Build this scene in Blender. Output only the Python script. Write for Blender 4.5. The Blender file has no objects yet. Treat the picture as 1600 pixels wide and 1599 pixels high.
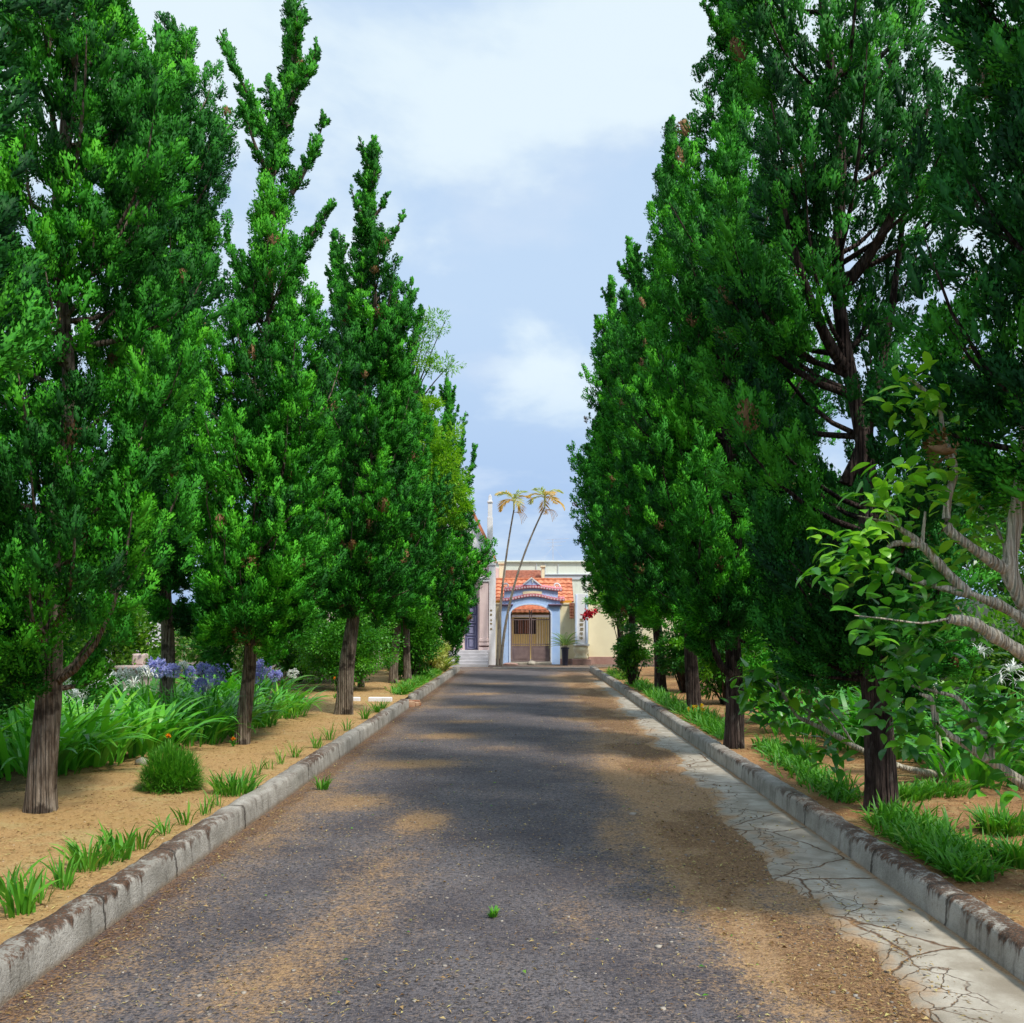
import bpy, math, random
import numpy as np
from mathutils import Vector
R_ = math.radians
rng = np.random.default_rng(7)
random.seed(7)
SC = bpy.context.scene
COL = SC.collection
F, CX, CY, H = 1500.0, 820.0, 975.0, 1.6      # focal length and vanishing point in photo pixels, eye height

def px(x, y, d):
    """photo pixel at depth d -> world point"""
    return np.array([(x - CX) / F * d, d, H - (y - CY) / F * d])

# ------------------------------------------------------------------ node helpers
def nd(nt, typ, ins=None, **props):
    n = nt.nodes.new(typ)
    for k, v in props.items():
        setattr(n, k, v)
    for k, v in (ins or {}).items():
        s = n.inputs[k]
        if isinstance(v, bpy.types.NodeSocket):
            nt.links.new(v, s)
        else:
            s.default_value = v
    return n

def c4(c):
    return (c[0], c[1], c[2], 1.0)

def mixc(nt, f, a, b, mode='MIX'):
    n = nt.nodes.new('ShaderNodeMix'); n.data_type = 'RGBA'; n.blend_type = mode
    for i, v in ((0, f), (6, a), (7, b)):
        if isinstance(v, bpy.types.NodeSocket): nt.links.new(v, n.inputs[i])
        else: n.inputs[i].default_value = v if i == 0 else c4(v)
    return n.outputs[2]

def mth(nt, op, a, b=0.0, clamp=False):
    n = nt.nodes.new('ShaderNodeMath'); n.operation = op; n.use_clamp = clamp
    for i, v in ((0, a), (1, b)):
        if isinstance(v, bpy.types.NodeSocket): nt.links.new(v, n.inputs[i])
        else: n.inputs[i].default_value = v
    return n.outputs[0]

def ss(nt, v, lo, hi):
    n = nt.nodes.new('ShaderNodeMapRange'); n.interpolation_type = 'SMOOTHSTEP'
    nt.links.new(v, n.inputs[0]); n.inputs[1].default_value = lo; n.inputs[2].default_value = hi
    return n.outputs[0]

def coords(nt, scale=(1, 1, 1)):
    tc = nt.nodes.new('ShaderNodeTexCoord')
    mp = nd(nt, 'ShaderNodeMapping', {'Vector': tc.outputs['Object'], 'Scale': scale})
    return mp.outputs[0]

def noise(nt, scale, detail=4.0, rough=0.55, vec=None):
    ins = {'Scale': scale, 'Detail': detail, 'Roughness': rough}
    if vec is not None: ins['Vector'] = vec
    return nd(nt, 'ShaderNodeTexNoise', ins).outputs[0]

def newmat(name):
    m = bpy.data.materials.new(name); m.use_nodes = True
    nt = m.node_tree; nt.nodes.clear()
    out = nt.nodes.new('ShaderNodeOutputMaterial')
    return m, nt, out

def finish(nt, out, col, rough=0.8, bump=None, bstr=0.3, bdist=0.02, spec=0.3, metal=0.0):
    b = nd(nt, 'ShaderNodeBsdfPrincipled', {'Metallic': metal, 'Specular IOR Level': spec})
    if isinstance(col, bpy.types.NodeSocket): nt.links.new(col, b.inputs['Base Color'])
    else: b.inputs['Base Color'].default_value = c4(col)
    if isinstance(rough, bpy.types.NodeSocket): nt.links.new(rough, b.inputs['Roughness'])
    else: b.inputs['Roughness'].default_value = rough
    if bump is not None:
        bp = nd(nt, 'ShaderNodeBump', {'Height': bump, 'Strength': bstr, 'Distance': bdist})
        nt.links.new(bp.outputs[0], b.inputs['Normal'])
    nt.links.new(b.outputs[0], out.inputs[0])
    return b

def simple(name, c1, c2=None, scale=3.0, rough=0.75, bstr=0.25, bscale=40.0, dirt=None, spec=0.3, metal=0.0, stretch=(1, 1, 1)):
    """painted / plastered / stone surface with two-tone mottling, fine bump and optional grime patches"""
    m, nt, out = newmat(name)
    v = coords(nt, stretch)
    c2 = c2 or tuple(x * 0.82 for x in c1)
    col = mixc(nt, ss(nt, noise(nt, scale, 6, 0.6, v), 0.35, 0.65), c1, c2)
    if dirt:
        dv = coords(nt, (1, 1, 0.35))
        col = mixc(nt, mth(nt, 'MULTIPLY', ss(nt, noise(nt, 2.1, 7, 0.65, dv), 0.5, 0.72), 0.7), col, dirt)
    finish(nt, out, col, rough, noise(nt, bscale, 4, 0.6, v), bstr, 0.01, spec, metal)
    return m

def leafmat(name, cols, transl=0.3, rough=0.5, spec=0.35, tcol=None, dead=False):
    """foliage: colour by the per-leaf attribute 'var', partly translucent"""
    m, nt, out = newmat(name)
    at = nd(nt, 'ShaderNodeAttribute', attribute_name='var')
    rp = nt.nodes.new('ShaderNodeValToRGB')
    el = rp.color_ramp.elements
    while len(el) < len(cols): el.new(0.5)
    for i, c in enumerate(cols):
        el[i].position = i / (len(cols) - 1) * (0.93 if dead else 1); el[i].color = c4(c)
    if dead: e = el.new(0.97); e.color = c4(cols[-1]); e = el.new(1.0); e.color = c4((0.25, 0.145, 0.07))
    nt.links.new(at.outputs['Fac'], rp.inputs[0])
    b = nd(nt, 'ShaderNodeBsdfPrincipled', {'Base Color': rp.outputs[0], 'Roughness': rough, 'Specular IOR Level': spec})
    tc = mixc(nt, 1.0, rp.outputs[0], tcol or (1.5, 1.6, 0.7), 'MULTIPLY')
    t = nd(nt, 'ShaderNodeBsdfTranslucent', {'Color': tc})
    mx = nd(nt, 'ShaderNodeMixShader', {0: transl, 1: b.outputs[0], 2: t.outputs[0]})
    nt.links.new(mx.outputs[0], out.inputs[0])
    return m

# ------------------------------------------------------------------ objects, tags
def tag(o, label=None, cat=None, group=None, kind=None):
    if label: o['label'] = label
    if cat: o['category'] = cat
    if group: o['group'] = group
    if kind: o['kind'] = kind
    return o

def empty(name, loc, label, cat, group=None, rz=0.0):
    o = bpy.data.objects.new(name, None); COL.objects.link(o)
    o.location = [float(v) for v in loc]; o.rotation_euler = (0, 0, rz); o.empty_display_size = 0.2
    return tag(o, label, cat, group)

def link(name, me, mat, parent=None, local=False):
    """mesh object; its vertices are world coordinates unless local, and it is parented without moving"""
    o = bpy.data.objects.new(name, me); COL.objects.link(o)
    if mat is not None and len(me.materials) == 0: me.materials.append(mat)
    if parent is not None:
        o.parent = parent
        if not local:
            L = Vector((0, 0, 0)); q = parent
            while q is not None: L = L + q.location; q = q.parent
            me.transform(__import__('mathutils').Matrix.Translation((-L[0], -L[1], -L[2])))
    return o

def np_mesh(name, V, Fq, var=None, smooth=False):
    """mesh from numpy arrays; Fq is (n, k) of equal-sized faces"""
    V = np.asarray(V, np.float32); Fq = np.asarray(Fq, np.int32)
    me = bpy.data.meshes.new(name)
    me.vertices.add(len(V)); me.vertices.foreach_set('co', V.ravel())
    n, k = Fq.shape
    me.loops.add(n * k); me.loops.foreach_set('vertex_index', Fq.ravel())
    me.polygons.add(n)
    me.polygons.foreach_set('loop_start', np.arange(0, n * k, k, dtype=np.int32))
    try: me.polygons.foreach_set('loop_total', np.full(n, k, np.int32))
    except Exception: pass
    if smooth: me.polygons.foreach_set('use_smooth', np.ones(n, bool))
    if var is not None:
        a = me.attributes.new('var', 'FLOAT', 'POINT'); a.data.foreach_set('value', np.asarray(var, np.float32).ravel())
    me.update(calc_edges=True)
    return me

class MB:
    """collects boxes, prisms, tubes and lathes into ONE mesh"""
    def __init__(s): s.v = []; s.f = []
    def add(s, V, Fs):
        o = len(s.v); s.v += [tuple(float(c) for c in p) for p in V]; s.f += [tuple(int(i) + o for i in f) for f in Fs]; return s
    def box(s, x0, x1, y0, y1, z0, z1):
        V = [(x, y, z) for z in (z0, z1) for y in (y0, y1) for x in (x0, x1)]
        return s.add(V, [(0, 2, 3, 1), (4, 5, 7, 6), (0, 1, 5, 4), (2, 6, 7, 3), (0, 4, 6, 2), (1, 3, 7, 5)])
    def prism(s, poly, y0, y1):
        """poly: list of (x, z), counter-clockwise seen from -Y; extruded along Y"""
        n = len(poly)
        V = [(x, y0, z) for x, z in poly] + [(x, y1, z) for x, z in poly]
        return s.add(V, [tuple(range(n)), tuple(range(2 * n - 1, n - 1, -1))] + [(i, i + n, (i + 1) % n + n, (i + 1) % n) for i in range(n)])
    def strip(s, top, bot, y0, y1):
        """a band between two polylines (x, z), extruded along Y (handles concave shapes)"""
        for i in range(len(top) - 1):
            s.prism([bot[i], bot[i + 1], top[i + 1], top[i]], y0, y1)
        return s
    def tube(s, pts, rad, n=8, caps=True):
        V, Fs = tube_arr(pts, rad, n)
        Fs = [tuple(f) for f in Fs]
        if caps:
            m = len(V)
            Fs += [tuple(range(n - 1, -1, -1)), tuple(range(m - n, m))]
        return s.add(V, Fs)
    def lathe(s, prof, c, n=20, sq=0.0):
        V = []; Fs = []
        for r, z in prof:
            for i in range(n):
                a = 2 * math.pi * (i + 0.5) / n
                V.append((c[0] + r * math.cos(a), c[1] + r * math.sin(a), c[2] + z))
        for j in range(len(prof) - 1):
            for i in range(n):
                a, b = j * n + i, j * n + (i + 1) % n
                Fs.append((a, b, b + n, a + n))
        m = len(V)
        Fs += [tuple(range(n - 1, -1, -1)), tuple(range(m - n, m))]
        return s.add(V, Fs)
    def build(s, name, mat, parent=None, bevel=0.0, smooth=False):
        me = bpy.data.meshes.new(name); me.from_pydata(s.v, [], s.f); me.update()
        if smooth: me.polygons.foreach_set('use_smooth', np.ones(len(me.polygons), bool))
        o = link(name, me, mat, parent)
        if bevel:
            md = o.modifiers.new('bevel', 'BEVEL'); md.width = bevel; md.segments = 2; md.limit_method = 'ANGLE'
        return o

def tube_arr(pts, rad, n=8):
    pts = np.asarray(pts, float); m = len(pts)
    rad = np.full(m, rad) if np.isscalar(rad) else np.asarray(rad, float)
    T = np.gradient(pts, axis=0); T /= np.linalg.norm(T, axis=1, keepdims=True) + 1e-9
    ref = np.array([0, 0, 1.0]) if abs(T[:, 2]).mean() < 0.8 else np.array([1.0, 0, 0])
    A = np.cross(T, ref); A /= np.linalg.norm(A, axis=1, keepdims=True) + 1e-9
    B = np.cross(T, A)
    a = np.arange(n) * 2 * np.pi / n
    V = pts[:, None] + rad[:, None, None] * (np.cos(a)[None, :, None] * A[:, None] + np.sin(a)[None, :, None] * B[:, None])
    i = np.arange(m - 1)[:, None] * n; j = np.arange(n)[None]; k = (j + 1) % n
    Fs = np.stack([i + j, i + n + j, i + n + k, i + k], -1).reshape(-1, 4)
    return V.reshape(-1, 3), Fs

class Cloud:
    """collects arrays of quads (leaves, blades, twigs) with a per-vertex 'var'"""
    def __init__(s): s.V = []; s.F = []; s.A = []; s.n = 0
    def add(s, V, Fq, var):
        V = np.asarray(V, np.float32).reshape(-1, 3)
        s.V.append(V); s.F.append(np.asarray(Fq, np.int32) + s.n)
        s.A.append(np.broadcast_to(np.asarray(var, np.float32), (len(V),)) if np.ndim(var) == 0 else np.asarray(var, np.float32).ravel())
        s.n += len(V)
    def kites(s, P, D, N, L, W, var, fold=0.0):
        """leaf quads: base P, direction D, facing N (all (n,3)); length L, width W"""
        D = D / (np.linalg.norm(D, axis=1, keepdims=True) + 1e-9)
        S = np.cross(D, N); S /= np.linalg.norm(S, axis=1, keepdims=True) + 1e-9
        U = np.cross(S, D)
        L = np.broadcast_to(np.asarray(L, float), (len(P),))[:, None]; W = np.broadcast_to(np.asarray(W, float), (len(P),))[:, None]
        m = P + D * L * 0.45 + U * W * fold
        V = np.stack([P, m + S * W / 2, P + D * L, m - S * W / 2], 1)
        s.add(V, np.arange(len(P) * 4).reshape(-1, 4), np.repeat(np.broadcast_to(var, (len(P),)), 4))
    def blades(s, P, az, el, L, W, bend, var, seg=6, twist=None, taper=1.0, leafy=False):
        """arching strap leaves: base P, azimuth, starting elevation, length, width, total downward bend (radians)"""
        n = len(P)
        t = np.linspace(0, 1, seg + 1)
        ang = el[:, None] - bend[:, None] * (t[None] ** 1.3)
        dl = L[:, None] / seg
        hx = np.cumsum(np.concatenate([np.zeros((n, 1)), np.cos(ang[:, :-1]) * dl], 1), 1)
        hz = np.cumsum(np.concatenate([np.zeros((n, 1)), np.sin(ang[:, :-1]) * dl], 1), 1)
        C = np.stack([P[:, 0:1] + hx * np.cos(az)[:, None], P[:, 1:2] + hx * np.sin(az)[:, None], P[:, 2:3] + hz], -1)
        sd = np.stack([-np.sin(az), np.cos(az), np.zeros(n)], -1)
        if twist is not None:
            sd = sd + np.stack([np.zeros(n), np.zeros(n), twist], -1)
        w = (W[:, None] * (np.minimum(1, 0.55 + 2.2 * t) * np.clip((1.02 - t) * 2.6, 0.02, 1) ** taper)[None])[..., None] * 0.5
        if leafy: w = (W[:, None] * np.maximum(.03, np.sin(np.pi * np.clip(t, 0, 1) ** .85) ** .85)[None])[..., None] * 0.5
        V = np.stack([C - sd[:, None] * w, C + sd[:, None] * w], 2).reshape(n, -1, 3)
        b = (np.arange(n) * 2 * (seg + 1))[:, None]; j = np.arange(seg)[None] * 2
        Fq = np.stack([b + j, b + j + 1, b + j + 3, b + j + 2], -1).reshape(-1, 4)
        s.add(V, Fq, np.repeat(np.broadcast_to(var, (n,)), 2 * (seg + 1)))
    def tube(s, pts, rad, n=5, var=0.5):
        V, Fq = tube_arr(pts, rad, n); s.add(V, Fq, var)
    def build(s, name, mat, parent=None, smooth=False):
        me = np_mesh(name, np.concatenate(s.V), np.concatenate(s.F), np.concatenate(s.A), smooth)
        return link(name, me, mat, parent)

def unit(v): return v / (np.linalg.norm(v, axis=-1, keepdims=True) + 1e-9)
def rdir(n): return unit(rng.normal(size=(n, 3)))

# ------------------------------------------------------------------ value noise for real relief and ground masks
def vnoise(x, y, seed=0):
    xi = np.floor(x).astype(np.int64); yi = np.floor(y).astype(np.int64)
    fx = x - xi; fy = y - yi
    fx = fx * fx * (3 - 2 * fx); fy = fy * fy * (3 - 2 * fy)
    def h(a, b):
        n = (a * 374761393 + b * 668265263 + seed * 1442695041) & 0xFFFFFFFF
        n = ((n ^ (n >> 13)) * 1274126177) & 0xFFFFFFFF
        return ((n ^ (n >> 16)) & 0xFFFF) / 65535.0
    return (h(xi, yi) * (1 - fx) + h(xi + 1, yi) * fx) * (1 - fy) + (h(xi, yi + 1) * (1 - fx) + h(xi + 1, yi + 1) * fx) * fy

def fbm(x, y, oct=4, seed=0):
    s = 0; a = 0.5; t = 0
    for o in range(oct):
        s = s + a * vnoise(x * 2 ** o + 17.3 * o, y * 2 ** o - 9.1 * o, seed + o); t += a; a *= 0.55
    return s / t

def sstep(v, lo, hi):
    t = np.clip((v - lo) / (hi - lo), 0, 1); return t * t * (3 - 2 * t)

def soil_z(x, y):
    x = np.asarray(x, float); y = np.asarray(y, float)
    side = np.abs(x) - 2.38
    z = 0.135 + 0.02 * np.clip(side, 0, 1) + 0.05 * (fbm(x * 0.7, y * 0.5, 3, 5) - 0.5) * np.clip(side, 0, 1) + 0.022 * (fbm(x * 4, y * 4, 3, 6) - 0.5)
    return z

def grid_sheet(xs, ys, zf, attrs=None, name='sheet'):
    X, Y = np.meshgrid(xs, ys); Z = zf(X, Y)
    V = np.stack([X, Y, Z], -1).reshape(-1, 3)
    nx, ny = len(xs), len(ys)
    i = np.arange(ny - 1)[:, None] * nx; j = np.arange(nx - 1)[None]
    Fq = np.stack([i + j, i + j + 1, i + nx + j + 1, i + nx + j], -1).reshape(-1, 4)
    me = np_mesh(name, V, Fq, None, True)
    for k, f in (attrs or {}).items():
        a = me.attributes.new(k, 'FLOAT', 'POINT'); a.data.foreach_set('value', f(X, Y).astype(np.float32).ravel())
    return me
EXPOSURE, SUN, SUN_ANGLE, SKY = 0.42, 3.2, 7.0, 0.084
# ================================================================== camera, sky, sun
cam = bpy.data.objects.new('camera', bpy.data.cameras.new('camera')); COL.objects.link(cam)
cam.location = (0, 0, H); cam.rotation_euler = (R_(90), 0, 0)
cam.data.sensor_width = 36.0; cam.data.lens = 36.0 * F / 1600.0
cam.data.shift_x = -(CX - 800) / 1600.0; cam.data.shift_y = (CY - 799.5) / 1600.0
cam.data.clip_end = 2000; cam.data.clip_start = 0.05
SC.camera = cam
SC.view_settings.view_transform = 'Standard'; SC.view_settings.look = 'None'
SC.view_settings.exposure = EXPOSURE; SC.view_settings.gamma = 1.0
SC.cycles.max_bounces = 8; SC.cycles.diffuse_bounces = 4; SC.cycles.transmission_bounces = 4
SC.cycles.use_denoising = True

SUN_DIR = np.array([0.42, -0.45, 0.86]); SUN_DIR /= np.linalg.norm(SUN_DIR)
sd = bpy.data.lights.new('sun', 'SUN'); sd.energy = SUN; sd.angle = R_(SUN_ANGLE); sd.color = (1.0, 0.95, 0.86)
so = bpy.data.objects.new('sun', sd); COL.objects.link(so)
so.rotation_euler = Vector(-SUN_DIR).to_track_quat('-Z', 'Y').to_euler()

w = bpy.data.worlds.new('World'); SC.world = w; w.use_nodes = True
nt = w.node_tree; nt.nodes.clear()
out = nt.nodes.new('ShaderNodeOutputWorld')
sky = nt.nodes.new('ShaderNodeTexSky'); sky.sky_type = 'NISHITA'; sky.sun_disc = False
sky.sun_elevation = math.asin(SUN_DIR[2]); sky.sun_rotation = math.atan2(SUN_DIR[0], SUN_DIR[1])
sky.dust_density = 2.0
tc = nt.nodes.new('ShaderNodeTexCoord')
sep = nd(nt, 'ShaderNodeSeparateXYZ', {0: tc.outputs['Generated']})
zz = mth(nt, 'MAXIMUM', sep.outputs[2], 0.0)
den = mth(nt, 'ADD', zz, 0.22)
cv = nd(nt, 'ShaderNodeCombineXYZ', {0: mth(nt, 'DIVIDE', sep.outputs[0], den), 1: mth(nt, 'DIVIDE', sep.outputs[1], den), 2: 3.7})
n1 = nd(nt, 'ShaderNodeTexNoise', {'Vector': cv.outputs[0], 'Scale': 1.35, 'Detail': 8.0, 'Roughness': 0.52, 'Distortion': 0.5}).outputs[0]
n2 = nd(nt, 'ShaderNodeTexNoise', {'Vector': cv.outputs[0], 'Scale': 2.6, 'Detail': 6.0, 'Roughness': 0.55}).outputs[0]
# a veil of stratus (lavender blue), bright cumulus on top of it, bluer and darker towards the horizon
veil = mixc(nt, ss(nt, zz, 0.02, 0.34), (3.5, 5.1, 8.0), (5.3, 6.9, 9.0))
veil = mixc(nt, mth(nt, 'MULTIPLY', ss(nt, n2, 0.42, 0.62), 0.5), veil, (6.6, 7.7, 9.2))
bias = mth(nt, 'ADD', mth(nt, 'ADD', n1, mth(nt, 'MULTIPLY', mth(nt, 'SUBTRACT', n2, 0.5), 0.45)), mth(nt, 'MULTIPLY', ss(nt, zz, 0.10, 0.30), 0.04))
bright = mth(nt, 'MULTIPLY', mth(nt, 'MULTIPLY', ss(nt, bias, 0.48, 0.66), 0.92), mth(nt, 'ADD', 0.25, mth(nt, 'MULTIPLY', ss(nt, zz, 0.14, 0.28), 0.75)))
cl = mixc(nt, bright, veil, (8.0, 9.2, 9.8))
skyc = mixc(nt, 0.88, sky.outputs[0], cl)
# sky above the view brightened for added fill light; overcast is strongest overhead
zb_s = mth(nt, 'ADD', 1.0, mth(nt, 'MULTIPLY', ss(nt, zz, 0.56, 0.95), 0.75))
skyc = nd(nt, 'ShaderNodeVectorMath', {0: skyc, 1: nd(nt, 'ShaderNodeCombineXYZ', {0: zb_s, 1: zb_s, 2: zb_s}).outputs[0]}, operation='MULTIPLY').outputs[0]
bg = nd(nt, 'ShaderNodeBackground', {'Color': skyc, 'Strength': SKY})
nt.links.new(bg.outputs[0], out.inputs[0])

# ================================================================== ground materials
def road_material():
    m, nt, out = newmat('worn_asphalt')
    v = coords(nt)
    a = nd(nt, 'ShaderNodeAttribute', attribute_name='tan_mask').outputs['Fac']
    br = nd(nt, 'ShaderNodeAttribute', attribute_name='needles').outputs['Fac']
    vo = nd(nt, 'ShaderNodeTexVoronoi', {'Vector': v, 'Scale': 75.0, 'Randomness': 1.0})
    grey = nd(nt, 'ShaderNodeSeparateColor', {0: vo.outputs['Color']}).outputs[0]
    nf = noise(nt, 55, 5, 0.7, v); nm = noise(nt, 7, 5, 0.65, v); nb = noise(nt, 1.3, 4, 0.55, v)
    asph = mixc(nt, ss(nt, grey, 0.1, 1.0), (0.028, 0.026, 0.029), (0.142, 0.129, 0.136))
    asph = mixc(nt, ss(nt, nf, 0.38, 0.72), asph, (0.150, 0.136, 0.145), 'MIX')
    asph = mixc(nt, ss(nt, nb, 0.35, 0.68), asph, mixc(nt, 0.6, asph, (0.038, 0.034, 0.044)))
    # tan tone from the mask, sand along the edges, broken up by pore noise
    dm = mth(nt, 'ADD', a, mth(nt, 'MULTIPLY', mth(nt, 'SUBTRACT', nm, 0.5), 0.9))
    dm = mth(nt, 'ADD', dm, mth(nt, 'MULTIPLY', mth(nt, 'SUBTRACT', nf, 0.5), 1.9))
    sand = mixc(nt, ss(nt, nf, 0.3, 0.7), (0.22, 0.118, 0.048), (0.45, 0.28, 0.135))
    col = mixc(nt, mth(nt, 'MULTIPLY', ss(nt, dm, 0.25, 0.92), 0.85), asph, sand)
    # fallen needles: short crossed fibres
    w1 = nd(nt, 'ShaderNodeTexNoise', {'Vector': coords(nt, (95, 18, 1)), 'Scale': 1.0, 'Detail': 3.0, 'Distortion': 2.0}).outputs[0]
    w2 = nd(nt, 'ShaderNodeTexNoise', {'Vector': coords(nt, (20, 90, 1)), 'Scale': 1.0, 'Detail': 3.0, 'Distortion': 2.0}).outputs[0]
    fib = mth(nt, 'MAXIMUM', ss(nt, w1, 0.58, 0.64), ss(nt, w2, 0.58, 0.64))
    col = mixc(nt, mth(nt, 'MULTIPLY', fib, 0.34), col, (0.29, 0.215, 0.165))
    bm = ss(nt, mth(nt, 'ADD', br, mth(nt, 'MULTIPLY', mth(nt, 'SUBTRACT', nm, 0.5), 1.2)), 0.35, 0.75)
    brown = mixc(nt, ss(nt, nf, 0.35, 0.65), (0.040, 0.018, 0.010), (0.17, 0.075, 0.028))
    col = mixc(nt, mth(nt, 'MULTIPLY', bm, mth(nt, 'ADD', 0.35, mth(nt, 'MULTIPLY', fib, 0.65))), col, brown)
    hgt = mth(nt, 'ADD', mth(nt, 'MULTIPLY', nf, 1.0), mth(nt, 'MULTIPLY', vo.outputs['Distance'], -0.8))
    finish(nt, out, col, 0.82, hgt, 0.75, 0.012, 0.25)
    return m

def soil_material(name, ca, cb, cc, green):
    m, nt, out = newmat(name)
    v = coords(nt)
    nf = noise(nt, 60, 5, 0.7, v); nm = noise(nt, 5, 6, 0.65, v); nb = noise(nt, 0.9, 5, 0.6, v)
    col = mixc(nt, ss(nt, nf, 0.3, 0.7), ca, cb)
    col = mixc(nt, mth(nt, 'MULTIPLY', ss(nt, nb, 0.45, 0.62), 0.75), col, cc)
    col = mixc(nt, mth(nt, 'MULTIPLY', ss(nt, nm, 0.54, 0.68), 0.6), col, mixc(nt, 0.5, cc, (0.06, 0.03, 0.015)))
    n5 = noise(nt, 2.2, 5, 0.7, v); col = mixc(nt, mth(nt, 'MULTIPLY', ss(nt, n5, 0.52, 0.66), 0.55), col, (0.42, 0.33, 0.15)); n6 = noise(nt, 17, 4, 0.7, v); col = mixc(nt, mth(nt, 'MULTIPLY', ss(nt, n6, 0.6, 0.72), 0.5), col, (0.10, 0.055, 0.028))
    at = nd(nt, 'ShaderNodeAttribute', attribute_name='damp').outputs['Fac']
    col = mixc(nt, ss(nt, mth(nt, 'ADD', at, mth(nt, 'MULTIPLY', mth(nt, 'SUBTRACT', nm, 0.5), 0.8)), 0.3, 0.7), col, green)
    w1 = nd(nt, 'ShaderNodeTexNoise', {'Vector': coords(nt, (80, 14, 1)), 'Scale': 1.0, 'Detail': 3.0, 'Distortion': 2.0}).outputs[0]
    col = mixc(nt, mth(nt, 'MULTIPLY', ss(nt, w1, 0.56, 0.63), 0.35), col, (0.42, 0.30, 0.16))
    finish(nt, out, col, 0.9, mth(nt, 'ADD', nf, mth(nt, 'MULTIPLY', nm, 1.5)), 0.7, 0.02, 0.15)
    return m

def concrete_material(name, crack=True):
    """old pale concrete; crazed into small plates when crack is set"""
    m, nt, out = newmat(name)
    v = coords(nt); vv = nd(nt, 'ShaderNodeTexNoise', {'Vector': v, 'Scale': 5.0, 'Detail': 3.0})
    wv = nd(nt, 'ShaderNodeVectorMath', {0: v, 1: nd(nt, 'ShaderNodeVectorMath', {0: vv.outputs[1], 1: (0.12, 0.12, 0.12)}, operation='MULTIPLY').outputs[0]}, operation='ADD').outputs[0]
    nf = noise(nt, 70, 5, 0.65, v); nm = noise(nt, 4, 6, 0.6, v)
    col = mixc(nt, ss(nt, nm, 0.3, 0.7), (0.25, 0.215, 0.165), (0.44, 0.40, 0.335))
    col = mixc(nt, mth(nt, 'MULTIPLY', ss(nt, nf, 0.5, 0.75), 0.35), col, (0.22, 0.19, 0.15))
    hgt = nf
    if crack:
        e = nd(nt, 'ShaderNodeTexVoronoi', {'Vector': wv, 'Scale': 6.5}, feature='DISTANCE_TO_EDGE').outputs[0]
        at = nd(nt, 'ShaderNodeAttribute', attribute_name='crazed').outputs['Fac']
        e = mth(nt, 'ADD', e, mth(nt, 'MULTIPLY', mth(nt, 'SUBTRACT', nf, 0.45), 0.05)); wid = mth(nt, 'SUBTRACT', 1.0, ss(nt, e, 0.0, 0.035))
        sel = ss(nt, mth(nt, 'ADD', at, mth(nt, 'MULTIPLY', mth(nt, 'SUBTRACT', nm, 0.5), 2.0)), 0.42, 0.7)
        ck = mth(nt, 'MULTIPLY', wid, sel)
        e2 = nd(nt, 'ShaderNodeTexVoronoi', {'Vector': wv, 'Scale': 1.15}, feature='DISTANCE_TO_EDGE').outputs[0]
        ck = mth(nt, 'MAXIMUM', ck, mth(nt, 'SUBTRACT', 1.0, ss(nt, e2, 0.002, 0.014)))
        col = mixc(nt, mth(nt, 'MULTIPLY', ck, 0.95), col, mixc(nt, ss(nt, nf, 0.4, 0.6), (0.05, 0.026, 0.014), (0.16, 0.08, 0.035)))
        ed = nd(nt, 'ShaderNodeAttribute', attribute_name='sandy').outputs['Fac']
        sm = ss(nt, mth(nt, 'ADD', ed, mth(nt, 'MULTIPLY', mth(nt, 'SUBTRACT', nm, 0.5), 1.1)), 0.45, 0.75)
        col = mixc(nt, mth(nt, 'MULTIPLY', sm, 0.85), col, mixc(nt, ss(nt, nf, 0.35, 0.65), (0.21, 0.11, 0.045), (0.40, 0.235, 0.105)))
        hgt = mth(nt, 'SUBTRACT', mth(nt, 'MULTIPLY', nf, 0.4), ck)
    finish(nt, out, col, 0.85, hgt, 0.6, 0.012, 0.25)
    return m

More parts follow.
